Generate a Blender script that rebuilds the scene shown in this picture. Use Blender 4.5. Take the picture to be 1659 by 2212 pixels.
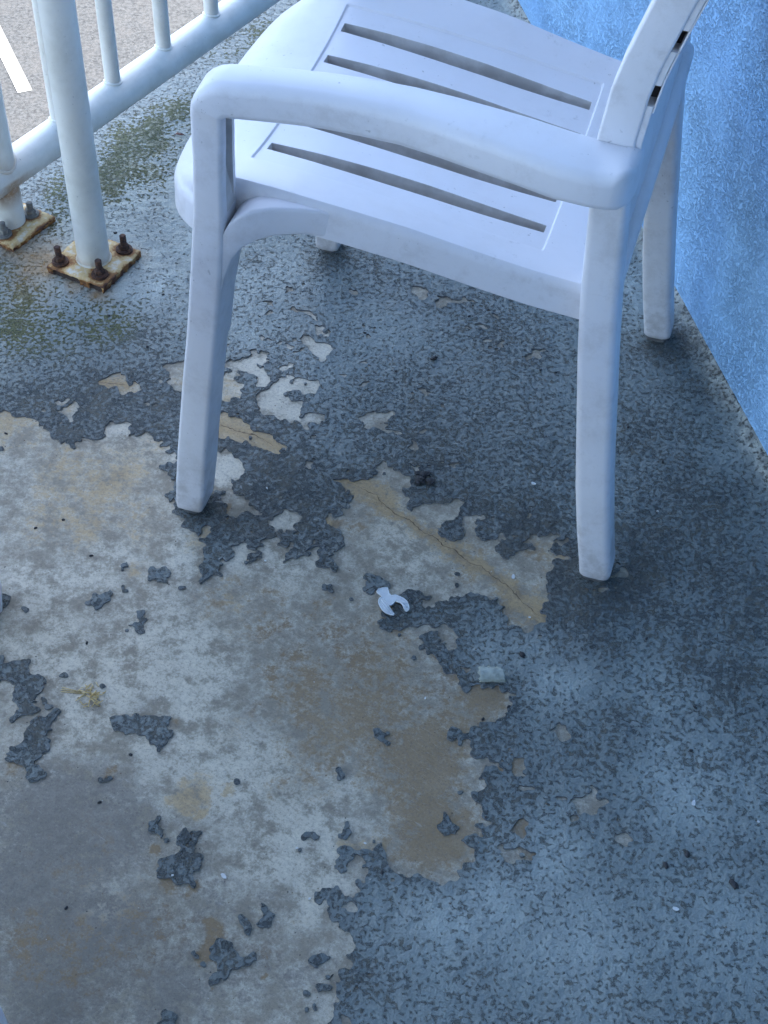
import bpy, bmesh, math, random
import numpy as np
from mathutils import Vector, Matrix
for _o in list(bpy.data.objects): bpy.data.objects.remove(_o)
SC = bpy.context.scene; COL = SC.collection
# ---------------------------------------------------------------- camera
cd = bpy.data.cameras.new('camera'); cam = bpy.data.objects.new('camera', cd); COL.objects.link(cam)
cd.sensor_fit = 'VERTICAL'; cd.sensor_height = 36.0; cd.lens = 51.98; cd.clip_start = 0.02; cd.clip_end = 500
_p, _r = math.radians(47.5), math.radians(2.3)
_f = Vector((0, math.cos(_p), -math.sin(_p))); _rt = Vector((1, 0, 0)); _up = _rt.cross(_f)
_R = math.cos(_r)*_rt + math.sin(_r)*_up; _U = -math.sin(_r)*_rt + math.cos(_r)*_up
_m = Matrix((_R, _U, -_f)).transposed().to_4x4(); _m.translation = Vector((0, 0, 1.40)); cam.matrix_world = _m
SC.camera = cam
# ---------------------------------------------------------------- sky, sun, exposure
SUN_EL, SUN_AZ = math.radians(52), math.radians(38)      # azimuth measured from +X towards +Y
w = bpy.data.worlds.new("World"); SC.world = w; w.use_nodes = True
nt = w.node_tree; bg = nt.nodes['Background']
sky = nt.nodes.new('ShaderNodeTexSky'); sky.sky_type = 'NISHITA'; sky.sun_disc = False
sky.sun_elevation = SUN_EL; sky.sun_rotation = math.pi/2 - SUN_AZ; sky.altitude = 0; sky.air_density = 1.0; sky.dust_density = 2.2; sky.ozone_density = 1.0
nt.links.new(sky.outputs[0], bg.inputs[0]); bg.inputs[1].default_value = 0.15
sl = bpy.data.lights.new('sun', 'SUN'); sun = bpy.data.objects.new('sun', sl); COL.objects.link(sun)
sl.energy = 2.0; sl.angle = math.radians(0.5); sl.color = (1, .95, .87)
sd = Vector((math.cos(SUN_EL)*math.cos(SUN_AZ), math.cos(SUN_EL)*math.sin(SUN_AZ), math.sin(SUN_EL)))
sun.rotation_euler = sd.to_track_quat('Z', 'Y').to_euler(); sun.location = (3, 3, 8)
SC.view_settings.view_transform = 'Standard'; SC.view_settings.look = 'None'; SC.view_settings.gamma = 1
SC.view_settings.exposure = 2.92; SC.view_settings.use_curve_mapping = False
# ---------------------------------------------------------------- measured outlines, millimetres on the floor
BARE = [[[-575,1435],[-525,1438],[-516,1441],[-508,1440],[-503,1432],[-491,1424],[-480,1419],[-472,1422],[-466,1417],[-458,1406],[-448,1397],[-438,1386],[-431,1381],[-422,1377],[-414,1378],[-411,1388],[-405,1392],[-395,1391],[-386,1395],[-380,1394],[-379,1403],[-381,1413],[-378,1421],[-371,1428],[-364,1427],[-356,1425],[-347,1430],[-345,1424],[-348,1412],[-344,1405],[-336,1402],[-326,1401],[-317,1408],[-312,1405],[-310,1399],[-300,1397],[-297,1391],[-303,1387],[-308,1382],[-302,1380],[-294,1384],[-286,1382],[-284,1374],[-285,1367],[-281,1358],[-287,1352],[-296,1350],[-292,1341],[-285,1329],[-280,1321],[-276,1297],[-270,1285],[-266,1275],[-263,1264],[-256,1256],[-253,1244],[-247,1237],[-240,1234],[-234,1226],[-227,1223],[-225,1212],[-222,1201],[-224,1191],[-227,1182],[-227,1174],[-224,1167],[-221,1159],[-225,1152],[-220,1151],[-215,1159],[-212,1165],[-205,1164],[-199,1160],[-196,1166],[-198,1176],[-195,1186],[-196,1194],[-189,1198],[-185,1203],[-186,1210],[-181,1215],[-180,1220],[-175,1222],[-168,1218],[-165,1212],[-162,1208],[-158,1214],[-150,1216],[-148,1223],[-142,1229],[-135,1232],[-130,1228],[-120,1224],[-113,1225],[-106,1223],[-108,1219],[-114,1217],[-118,1207],[-117,1202],[-113,1194],[-107,1194],[-103,1203],[-100,1204],[-94,1201],[-91,1207],[-91,1218],[-91,1226],[-88,1233],[-86,1226],[-84,1218],[-80,1214],[-84,1209],[-88,1206],[-85,1200],[-80,1196],[-79,1188],[-72,1186],[-64,1183],[-60,1187],[-59,1195],[-67,1203],[-61,1205],[-58,1213],[-54,1218],[-53,1228],[-58,1242],[-54,1248],[-54,1257],[-58,1265],[-52,1270],[-50,1280],[-50,1291],[-45,1297],[-45,1309],[-51,1315],[-54,1326],[-64,1332],[-66,1334],[-60,1340],[-52,1343],[-48,1338],[-32,1337],[-21,1338],[-12,1349],[-8,1361],[-1,1375],[3,1376],[9,1363],[16,1354],[28,1350],[30,1343],[29,1335],[27,1321],[31,1305],[29,1291],[33,1289],[39,1295],[51,1298],[67,1299],[73,1304],[79,1309],[93,1306],[101,1301],[100,1287],[96,1276],[82,1273],[76,1262],[67,1269],[72,1256],[76,1243],[86,1237],[98,1245],[105,1255],[101,1268],[102,1275],[120,1280],[128,1284],[127,1276],[116,1270],[116,1259],[124,1246],[137,1243],[144,1237],[145,1227],[151,1217],[155,1207],[164,1206],[168,1220],[177,1226],[190,1229],[193,1234],[189,1238],[179,1240],[180,1249],[191,1253],[205,1258],[217,1257],[220,1251],[214,1243],[218,1230],[223,1223],[215,1217],[210,1210],[216,1200],[214,1195],[206,1191],[201,1182],[203,1170],[204,1157],[202,1145],[198,1133],[195,1119],[193,1107],[182,1099],[170,1094],[160,1100],[152,1107],[151,1119],[145,1126],[143,1137],[139,1147],[133,1145],[118,1147],[107,1145],[94,1146],[80,1139],[69,1141],[66,1133],[69,1124],[62,1126],[56,1133],[55,1145],[50,1153],[41,1157],[34,1155],[32,1148],[21,1148],[10,1150],[8,1140],[13,1131],[8,1121],[4,1109],[1,1095],[5,1091],[18,1094],[29,1093],[36,1099],[44,1096],[55,1095],[68,1098],[77,1101],[88,1097],[90,1085],[90,1072],[89,1065],[81,1067],[73,1073],[70,1084],[66,1089],[59,1087],[51,1082],[50,1074],[59,1073],[62,1068],[63,1059],[68,1046],[77,1037],[84,1029],[91,1025],[93,1016],[97,1005],[104,1002],[109,1008],[111,1015],[122,1016],[134,1018],[146,1016],[152,1008],[160,1005],[155,1000],[147,998],[145,993],[153,987],[156,983],[151,976],[145,965],[131,964],[124,960],[110,955],[107,944],[105,938],[110,928],[116,918],[119,912],[120,902],[122,889],[120,879],[113,873],[105,870],[105,863],[113,856],[119,854],[121,846],[121,839],[128,837],[121,829],[117,820],[109,819],[96,809],[99,806],[107,806],[107,801],[109,792],[104,786],[97,779],[94,770],[92,761],[86,757],[76,756],[65,758],[60,763],[52,766],[39,767],[28,768],[23,773],[17,777],[20,784],[20,791],[14,802],[6,809],[-1,810],[3,803],[2,794],[2,791],[1,787],[-3,791],[-7,794],[-10,797],[-18,797],[-27,797],[-33,797],[-36,794],[-38,790],[-34,785],[-33,779],[-36,777],[-42,775],[-39,770],[-33,772],[-35,768],[-33,766],[-31,772],[-26,771],[-24,776],[-24,781],[-20,785],[-12,786],[-9,784],[-9,780],[-4,773],[-3,768],[-5,761],[-9,756],[-14,756],[-13,749],[-14,745],[-11,741],[-15,740],[-20,742],[-25,739],[-28,743],[-30,749],[-36,751],[-43,748],[-49,742],[-56,741],[-55,738],[-51,734],[-50,727],[-46,724],[-46,731],[-42,736],[-39,732],[-38,725],[-34,717],[-30,712],[-24,709],[-23,704],[-24,700],[-19,697],[-18,692],[-14,688],[-14,681],[-18,676],[-19,671],[-16,667],[-16,661],[-22,658],[-29,657],[-30,652],[-29,646],[-30,641],[-29,635],[-31,630],[-27,624],[-33,619],[-33,612],[-32,604],[-33,586],[-112,435],[-482,421],[-712,1028]],[[-406,1511],[-398,1506],[-391,1513],[-383,1520],[-375,1523],[-368,1520],[-364,1507],[-355,1503],[-346,1500],[-343,1495],[-349,1491],[-355,1489],[-359,1483],[-368,1485],[-379,1493],[-386,1490],[-393,1497],[-399,1503]],[[-457,1466],[-451,1469],[-441,1469],[-438,1463],[-441,1457],[-447,1454],[-454,1459]],[[-445,1445],[-441,1450],[-436,1457],[-430,1460],[-422,1457],[-418,1449],[-421,1441],[-422,1434],[-421,1423],[-428,1422],[-430,1428],[-437,1434],[-444,1440]],[[-448,1426],[-440,1424],[-436,1422],[-444,1420]],[[-466,1476],[-461,1473],[-463,1467]],[[-400,1454],[-397,1466],[-394,1459],[-397,1452]],[[-326,1466],[-320,1470],[-316,1467],[-318,1459],[-322,1458]],[[-313,1477],[-308,1482],[-306,1476],[-311,1472]],[[-304,1439],[-297,1442],[-294,1434],[-301,1433]],[[-340,1432],[-335,1432],[-338,1428]],[[-393,1468],[-389,1470],[-389,1464]],[[-320,1544],[-310,1549],[-302,1553],[-291,1553],[-258,1546],[-233,1525],[-223,1535],[-216,1532],[-210,1520],[-201,1511],[-197,1502],[-206,1495],[-205,1486],[-217,1479],[-218,1468],[-230,1472],[-241,1484],[-273,1494],[-285,1494],[-295,1496],[-306,1505],[-306,1518],[-313,1533]],[[-233,1554],[-223,1564],[-206,1565],[-198,1572],[-199,1582],[-186,1584],[-177,1580],[-164,1566],[-177,1560],[-180,1550],[-173,1535],[-170,1519],[-175,1506],[-184,1508],[-189,1515],[-185,1525],[-195,1537],[-208,1536],[-223,1538]],[[-183,1494],[-170,1501],[-161,1520],[-150,1536],[-131,1539],[-126,1531],[-117,1530],[-106,1526],[-99,1520],[-93,1513],[-103,1509],[-106,1492],[-115,1494],[-124,1503],[-137,1506],[-142,1496],[-135,1487],[-118,1482],[-117,1473],[-123,1460],[-124,1445],[-114,1449],[-100,1462],[-92,1459],[-85,1449],[-95,1441],[-105,1440],[-108,1428],[-118,1422],[-122,1430],[-120,1440],[-134,1442],[-151,1445],[-154,1453],[-171,1461],[-177,1475],[-183,1484]],[[-228,1454],[-219,1455],[-208,1449],[-202,1438],[-190,1435],[-183,1424],[-164,1419],[-152,1408],[-135,1402],[-134,1389],[-138,1376],[-152,1384],[-169,1387],[-184,1392],[-207,1405],[-226,1404],[-239,1427]],[[-152,1539],[-151,1555],[-140,1563],[-140,1553],[-144,1541]],[[-138,1579],[-134,1591],[-125,1595],[-126,1583]],[[-129,1606],[-123,1623],[-110,1619],[-105,1611],[-87,1602],[-84,1585],[-92,1572],[-95,1560],[-101,1562],[-101,1575],[-117,1587],[-110,1594],[-122,1603]],[[-107,1624],[-107,1644],[-100,1634],[-84,1627],[-85,1619],[-99,1621]],[[-159,1688],[-145,1678],[-127,1674],[-113,1668],[-106,1655],[-116,1654],[-130,1664],[-144,1669]],[[-160,1721],[-156,1734],[-151,1722],[-154,1709]],[[-191,1651],[-186,1665],[-183,1660],[-184,1650]],[[-185,1618],[-175,1611],[-169,1613],[-174,1596],[-180,1603]],[[-164,1609],[-153,1612],[-154,1600],[-161,1601]],[[-150,1616],[-135,1620],[-136,1611]],[[-71,1541],[-67,1548],[-60,1542],[-66,1536]],[[-214,1584],[-208,1586],[-205,1581],[-212,1579]],[[-155,1578],[-146,1579],[-147,1573],[-153,1573]],[[-146,1710],[-140,1712],[-141,1703]],[[-222,1378],[-210,1382],[-198,1377],[-190,1363],[-183,1349],[-184,1341],[-195,1332],[-202,1323],[-209,1312],[-221,1314],[-239,1343]],[[-225,1310],[-213,1319],[-207,1317],[-200,1311],[-190,1305],[-180,1299],[-172,1286],[-164,1278],[-156,1269],[-162,1264],[-169,1256],[-167,1265],[-171,1274],[-183,1273],[-186,1264],[-195,1261],[-203,1263],[-205,1272],[-202,1283],[-206,1291],[-214,1299],[-224,1299]],[[-232,1235],[-230,1243],[-223,1248],[-216,1242],[-210,1237],[-210,1232],[-216,1229],[-223,1232]],[[-149,1260],[-140,1263],[-133,1270],[-130,1276],[-131,1285],[-123,1281],[-119,1272],[-122,1266],[-116,1277],[-111,1275],[-107,1262],[-108,1254],[-112,1242],[-120,1245],[-128,1241],[-136,1244],[-139,1250],[-148,1253]],[[-149,1246],[-143,1246],[-143,1241],[-148,1241]],[[-164,1234],[-160,1234],[-163,1230]],[[-77,1262],[-72,1275],[-64,1274],[-58,1267],[-54,1263],[-56,1257],[-62,1252],[-65,1249],[-73,1256]],[[-86,1246],[-83,1247],[-81,1241],[-84,1241]],[[30,1728],[33,1741],[40,1743],[47,1738],[47,1722],[51,1712],[44,1708],[35,1718]],[[62,1709],[67,1722],[76,1726],[87,1718],[105,1719],[121,1716],[108,1707],[89,1704],[78,1696],[67,1699]],[[-70,1731],[-56,1728],[-47,1722],[-49,1713],[-60,1717]],[[-36,1449],[-28,1465],[-16,1461],[-3,1463],[2,1468],[8,1456],[1,1448],[-1,1436],[19,1430],[13,1422],[2,1425],[-15,1436],[-29,1436]],[[39,1437],[49,1439],[55,1432],[56,1422],[48,1426]],[[25,1416],[35,1418],[40,1408],[51,1395],[44,1392],[31,1403]],[[40,1515],[51,1516],[61,1510],[49,1504]],[[21,1492],[28,1501],[34,1494],[26,1487]],[[-37,1526],[-31,1531],[-24,1524],[-28,1514]],[[-107,1352],[-101,1364],[-92,1370],[-93,1359],[-98,1349]],[[114,1458],[120,1465],[129,1464],[120,1453]],[[149,1619],[158,1618],[166,1611],[155,1604]],[[-70,1540],[-67,1549],[-59,1539],[-65,1534]],[[29,1649],[38,1645],[42,1639],[34,1640]],[[-82,1715],[-76,1717],[-70,1708]],[[-76,1674],[-70,1677],[-73,1670]],[[52,1419],[55,1420],[54,1414]],[[181,1291],[187,1294],[193,1284],[188,1279]],[[93,1039],[100,1043],[113,1035],[106,1032]],[[195,1596],[202,1611],[209,1608],[224,1607],[213,1595],[203,1582],[196,1585]],[[287,1201],[296,1210],[304,1202],[306,1197],[297,1188],[290,1183]],[[245,1174],[266,1169],[283,1175],[291,1168],[274,1162],[253,1166]],[[149,910],[156,916],[165,918],[171,913],[168,902],[161,897],[152,901]],[[200,959],[206,965],[213,964],[220,956],[217,943],[210,939],[203,945]],[[220,858],[225,866],[234,871],[241,875],[248,867],[252,860],[242,854],[230,854],[226,847],[221,850]],[[151,834],[157,838],[166,836],[165,823],[157,815],[151,820]],[[136,806],[153,805],[166,802],[178,797],[176,790],[163,793],[149,788],[133,793]],[[255,829],[266,833],[275,830],[287,825],[279,815],[275,805],[267,810],[256,817]],[[210,840],[221,845],[227,837],[217,836]],[[154,879],[164,881],[181,882],[183,875],[169,874],[157,874]],[[150,932],[156,930],[153,920],[147,919]],[[17,752],[21,760],[25,762],[27,756],[23,752],[21,749]],[[-26,730],[-22,736],[-15,737],[-15,733],[-19,728],[-23,726]],[[-3,714],[1,719],[3,715],[1,709],[-2,711]],[[-7,655],[-5,660],[-1,663],[1,659],[7,657],[9,653],[3,654],[-6,653]],[[-25,618],[-21,617],[-18,611],[-12,613],[-10,609],[-10,597],[-23,596]]]
ISLANDS = [[[-442,1032],[-436,1027],[-430,1019],[-422,1019],[-415,1024],[-403,1020],[-396,1010],[-390,1003],[-381,999],[-375,991],[-380,986],[-392,986],[-392,975],[-393,964],[-385,960],[-379,956],[-382,951],[-394,948],[-403,944],[-412,937],[-417,937],[-414,945],[-410,951],[-411,964],[-417,970],[-417,980],[-415,989],[-427,991],[-434,995],[-445,996],[-452,1029]],[[-393,976],[-379,974],[-367,964],[-358,959],[-355,956],[-359,947],[-364,937],[-366,932],[-364,920],[-361,902],[-368,896],[-375,885],[-364,882],[-361,874],[-363,866],[-376,867],[-379,871],[-377,877],[-389,879],[-395,885],[-402,888],[-405,900],[-396,908],[-391,915],[-389,923],[-391,937],[-380,942],[-374,946],[-372,955],[-365,955],[-370,961],[-381,965]],[[-411,921],[-406,925],[-401,921],[-407,918]],[[-290,953],[-282,957],[-273,953],[-269,947],[-259,951],[-251,953],[-249,959],[-243,961],[-234,958],[-231,954],[-235,949],[-235,939],[-232,931],[-232,920],[-237,915],[-247,918],[-258,923],[-266,930],[-273,931],[-280,939],[-287,939],[-293,936],[-297,944]],[[-356,1115],[-350,1126],[-343,1129],[-337,1128],[-334,1132],[-327,1131],[-325,1122],[-330,1118],[-324,1116],[-328,1107],[-338,1108],[-340,1102],[-345,1105],[-347,1115],[-354,1114]],[[-288,1159],[-285,1171],[-282,1176],[-278,1173],[-269,1172],[-262,1169],[-267,1162],[-264,1153],[-273,1150],[-283,1153]],[[-319,1179],[-317,1185],[-312,1182],[-311,1172],[-316,1170]],[[-321,1140],[-317,1146],[-310,1138],[-315,1133],[-320,1135]],[[-291,1097],[-284,1104],[-274,1096],[-273,1090],[-277,1083],[-274,1076],[-279,1070],[-286,1075],[-287,1080],[-283,1087]],[[-303,1076],[-297,1084],[-291,1087],[-291,1080],[-300,1076]],[[-299,863],[-295,872],[-285,875],[-284,870],[-290,864]],[[-161,872],[-154,878],[-148,877],[-147,869],[-153,866]],[[-461,1123],[-449,1121],[-438,1117],[-447,1112],[-452,1109],[-457,1106],[-465,1106],[-468,1123]],[[-433,1098],[-429,1105],[-423,1100],[-427,1092]],[[-327,992],[-320,995],[-312,994],[-319,988]],[[-369,1004],[-363,1009],[-354,1007],[-361,1000]],[[-242,811],[-239,819],[-229,821],[-227,813],[-219,803],[-207,803],[-205,807],[-185,808],[-182,802],[-183,791],[-182,784],[-171,780],[-175,770],[-182,756],[-181,748],[-187,744],[-207,750],[-220,760],[-223,768],[-218,776],[-202,778],[-203,788],[-211,797],[-223,794],[-231,803]],[[-135,712],[-132,718],[-128,717],[-127,712],[-121,710],[-116,709],[-119,700],[-128,702],[-134,707]],[[-115,712],[-106,717],[-105,726],[-109,733],[-104,736],[-99,729],[-98,720],[-94,716],[-101,708],[-107,701],[-114,705]],[[-159,668],[-155,681],[-150,687],[-139,686],[-132,682],[-133,674],[-128,672],[-127,665],[-116,669],[-105,668],[-105,662],[-115,658],[-125,656],[-131,652],[-135,652],[-146,642],[-156,643],[-154,654],[-152,661]],[[-177,673],[-172,677],[-169,671],[-174,667]],[[-172,663],[-160,667],[-158,665],[-170,660]],[[-197,602],[-195,612],[-187,612],[-182,605],[-180,589],[-196,589]],[[-129,721],[-126,725],[-122,722],[-127,718]],[[-57,664],[-55,672],[-50,674],[-43,674],[-40,669],[-40,664],[-43,661],[-49,662],[-55,662]],[[-41,658],[-38,658],[-35,656],[-33,653],[-37,649],[-40,651]],[[-76,799],[-76,806],[-75,813],[-66,814],[-56,815],[-54,809],[-60,808],[-62,803],[-65,805],[-68,802],[-73,801]],[[-37,806],[-35,814],[-33,822],[-29,822],[-23,818],[-23,812],[-27,807],[-26,802],[-31,805]],[[-61,620],[-58,621],[-56,616],[-54,616],[-54,623],[-51,623],[-49,618],[-45,617],[-49,611],[-55,611],[-56,615],[-60,615]],[[-54,755],[-52,758],[-48,755],[-49,753]],[[-5,945],[1,945],[8,949],[15,942],[20,935],[18,926],[9,927],[2,931],[0,939]],[[-45,882],[-41,893],[-33,896],[-31,889],[-37,881]],[[76,943],[83,949],[86,957],[91,952],[95,946],[104,944],[105,938],[100,934],[97,925],[91,927],[91,935],[85,937],[78,939]],[[74,836],[78,841],[88,837],[94,832],[97,822],[91,817],[81,814],[76,823]],[[104,835],[111,838],[117,833],[114,827],[108,827]],[[80,867],[84,871],[90,867],[86,864]],[[92,877],[96,881],[101,877],[101,872],[95,873]],[[-22,1158],[-19,1170],[-21,1180],[-16,1179],[-7,1173],[5,1174],[7,1167],[6,1154],[-6,1156],[-17,1148]],[[-47,1138],[-41,1141],[-34,1140],[-34,1134],[-42,1132]],[[-5,1139],[-1,1143],[3,1137],[-1,1134]],[[-75,1153],[-73,1161],[-66,1160],[-56,1151],[-60,1145],[-67,1147]],[[-163,1202],[-157,1208],[-151,1208],[-148,1200],[-156,1196],[-161,1197]],[[-170,1199],[-161,1200],[-163,1191],[-169,1188],[-173,1184],[-174,1188],[-169,1191]],[[-134,1223],[-128,1229],[-120,1220],[-119,1214],[-127,1213],[-134,1217]],[[-143,1211],[-136,1214],[-134,1207],[-140,1205]],[[-118,1189],[-113,1191],[-111,1184],[-116,1184]],[[-191,1167],[-184,1172],[-178,1180],[-177,1175],[-184,1167]],[[-247,1146],[-245,1151],[-239,1144],[-243,1141]],[[-217,1306],[-212,1310],[-204,1306],[-207,1302],[-214,1300]],[[-287,1305],[-283,1307],[-281,1300]]]
HOLES = [[[-201,799],[-197,802],[-191,799],[-192,794],[-198,795]]]
CRACKS = [[[-50,1334],[-38,1327],[-23,1318],[-11,1313],[-6,1303],[5,1290],[17,1278],[33,1271],[41,1260],[53,1249],[65,1243],[77,1229],[90,1224],[100,1211],[111,1202],[124,1198],[134,1186],[147,1175],[158,1165],[169,1148],[181,1135],[194,1120]],[[-235,1434],[-227,1430],[-209,1423],[-196,1417],[-182,1415],[-167,1407],[-158,1399],[-149,1392]],[[-400,1506],[-389,1503],[-376,1503],[-362,1502]]]
DIRT_SHADE = [[0.32,1.196,0.041,0.052,0.9],[0.425,1.634,0.04,0.06,0.9],[-0.206,1.26,0.035,0.047,1.0],[0.294,1.157,0.04,0.05,1.0],[-0.495,1.413,0.055,0.077,0.5],[-0.259,1.418,0.05,0.069,0.6],[-0.079,1.324,0.048,0.065,0.6],[-0.495,1.477,0.069,0.098,0.6],[-0.405,1.473,0.076,0.106,0.7],[-0.321,1.459,0.069,0.097,0.7],[-0.455,1.397,0.061,0.085,0.7],[-0.364,1.412,0.056,0.077,0.8],[-0.176,1.396,0.074,0.101,0.6],[-0.139,1.313,0.066,0.088,0.9],[-0.158,1.255,0.047,0.062,1.0],[-0.081,1.243,0.035,0.046,0.9],[-0.364,1.631,0.06,0.089,0.35],[-0.241,1.366,0.037,0.05,0.8],[-0.034,1.404,0.087,0.118,0.35],[0.071,1.41,0.125,0.166,0.5],[0.102,1.31,0.072,0.095,0.6],[0.19,1.258,0.071,0.092,0.8],[0.24,1.111,0.062,0.076,0.9],[0.299,1.15,0.068,0.085,0.6],[0.216,1.183,0.04,0.051,1.0],[0.326,1.265,0.077,0.1,0.6],[0.407,1.351,0.074,0.098,0.5],[0.418,1.193,0.087,0.109,0.5],[0.353,1.435,0.063,0.087,0.4],[0.458,1.195,0.046,0.059,0.6],[0.078,1.124,0.045,0.056,0.5],[0.073,1.034,0.038,0.046,0.5],[0.142,0.966,0.042,0.05,0.4],[0.23,0.945,0.063,0.073,0.35],[0.16,0.881,0.046,0.052,0.4],[0.423,1.018,0.06,0.071,0.4],[-0.014,0.658,0.028,0.029,0.5],[0.001,1.728,0.083,0.125,0.25],[0.145,1.705,0.082,0.123,0.35],[0.169,1.564,0.099,0.14,0.3],[-0.092,1.799,0.032,0.05,0.8],[0.398,1.627,0.037,0.055,0.8],[0.273,1.177,0.034,0.044,0.8],[-0.219,1.272,0.029,0.039,1.0],[0.427,1.531,0.039,0.056,0.45],[0.118,1.2,0.035,0.045,0.6],[-0.072,1.198,0.023,0.03,0.8],[-0.402,0.991,0.032,0.038,0.6],[-0.382,0.915,0.031,0.036,0.6],[-0.205,0.779,0.029,0.032,0.6],[-0.145,0.672,0.028,0.029,0.4],[0.445,1.143,0.057,0.071,0.6],[0.376,1.083,0.061,0.074,0.5],[0.434,1.018,0.049,0.058,0.5],[0.389,0.922,0.052,0.06,0.35],[0.385,1.269,0.054,0.07,0.6],[0.285,0.979,0.048,0.056,0.4],[0.395,0.806,0.04,0.044,0.35],[0.041,1.373,0.055,0.075,0.5],[0.213,1.383,0.056,0.076,0.5]]  # real dirt, plus blobs painting shadows beside the chair feet and the shaded right side
LIGHT = [[-0.476,1.775,0.076,0.118,0.7],[-0.414,1.734,0.062,0.095,0.5],[-0.518,1.817,0.056,0.089,0.6],[-0.238,1.702,0.068,0.103,0.4],[-0.356,1.716,0.061,0.094,0.6],[-0.31,1.854,0.064,0.102,0.5],[-0.409,1.945,0.088,0.142,0.4],[-0.173,1.75,0.055,0.085,0.3],[-0.312,2.067,0.106,0.175,0.4],[-0.017,1.653,0.067,0.1,0.2],[0.178,2.537,0.052,0.099,0.5],[0.367,1.74,0.049,0.075,0.5],[0.183,1.087,0.044,0.055,0.6],[0.127,1.057,0.033,0.04,0.3],[0.208,1.021,0.043,0.052,0.5],[0.177,0.796,0.054,0.059,0.6],[0.098,0.734,0.062,0.066,0.5],[0.003,0.709,0.047,0.05,0.2],[0.355,0.89,0.077,0.086,0.5],[0.215,0.693,0.071,0.073,0.4],[0.36,0.724,0.072,0.075,0.3],[-0.186,1.582,0.046,0.068,0.4],[-0.126,1.566,0.039,0.057,0.4],[0.451,1.414,0.038,0.052,0.3],[0.316,1.026,0.065,0.077,0.3]]
MOSS = [[-0.449,2.07,0.041,0.071,1.0],[-0.411,2.121,0.038,0.067,1.0],[-0.376,2.186,0.031,0.055,0.9],[-0.469,1.997,0.037,0.062,1.0],[-0.418,2.007,0.045,0.075,0.7],[-0.365,2.063,0.045,0.077,0.4],[-0.529,1.961,0.033,0.055,0.7],[-0.275,2.411,0.025,0.047,0.6],[-0.251,2.47,0.025,0.048,0.4],[-0.548,1.683,0.047,0.072,0.7],[-0.549,1.62,0.046,0.069,0.8],[-0.483,1.624,0.053,0.079,0.35],[-0.353,1.695,0.041,0.062,0.2],[-0.406,1.639,0.04,0.06,0.4],[-0.513,1.75,0.027,0.043,0.2],[-0.544,1.839,0.025,0.04,0.6],[-0.531,1.887,0.025,0.041,0.5],[-0.32,2.368,0.033,0.061,0.3]]
RUST = [[-0.515,1.744,0.022,0.035,1.2],[-0.536,1.76,0.045,0.07,0.7],[-0.556,1.792,0.042,0.066,0.45],[-0.425,1.699,0.018,0.027,0.9],[-0.469,1.714,0.016,0.026,0.7],[-0.387,1.792,0.015,0.025,0.4],[-0.584,1.79,0.028,0.044,0.6],[-0.48,1.719,0.014,0.021,0.5]]
BROWN = [[-0.007,0.997,0.091,0.106,0.55],[0.047,0.905,0.067,0.076,0.8],[0.064,0.83,0.055,0.061,0.9],[0.079,0.797,0.034,0.038,0.9],[-0.088,1.006,0.064,0.076,0.45],[0.127,1.01,0.03,0.036,1.2],[0.105,0.97,0.042,0.05,0.6],[-0.058,0.956,0.063,0.073,0.6],[-0.145,1.106,0.05,0.062,0.35],[-0.209,1.131,0.039,0.05,0.3],[0.019,1.031,0.065,0.078,0.4],[0.189,1.234,0.041,0.053,0.5],[0.173,1.122,0.034,0.042,0.7],[0.101,1.214,0.046,0.06,0.35],[-0.019,1.319,0.03,0.041,0.6],[-0.035,1.27,0.035,0.047,0.3],[0.006,1.092,0.033,0.041,0.4],[-0.067,1.11,0.033,0.042,0.4],[-0.046,1.139,0.023,0.029,0.4],[-0.311,0.774,0.107,0.113,0.18],[-0.319,0.655,0.073,0.075,0.35],[-0.232,0.699,0.066,0.069,0.3],[-0.091,0.705,0.038,0.04,0.2],[-0.116,0.664,0.042,0.043,0.2],[-0.236,0.78,0.007,0.008,1.4],[-0.216,0.745,0.008,0.008,1.5],[-0.189,0.733,0.005,0.005,1.3],[-0.16,0.687,0.011,0.012,1.5],[-0.166,0.677,0.007,0.007,1.3],[-0.151,0.638,0.004,0.004,1.2],[-0.107,0.645,0.004,0.004,1.2],[-0.291,0.948,0.007,0.009,0.9],[-0.23,0.948,0.008,0.01,0.9],[-0.385,0.876,0.012,0.014,0.8],[-0.069,1.26,0.013,0.017,1.3],[0.156,0.907,0.015,0.018,0.8],[0.178,0.83,0.03,0.034,0.8],[0.197,0.802,0.03,0.033,0.6],[0.04,0.747,0.012,0.013,0.6],[-0.198,1.277,0.008,0.011,1.0],[0.267,1.176,0.023,0.03,0.6],[-0.294,0.866,0.006,0.007,0.7],[0.084,1.712,0.027,0.042,0.3],[-0.074,0.87,0.041,0.046,0.3]]
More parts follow.
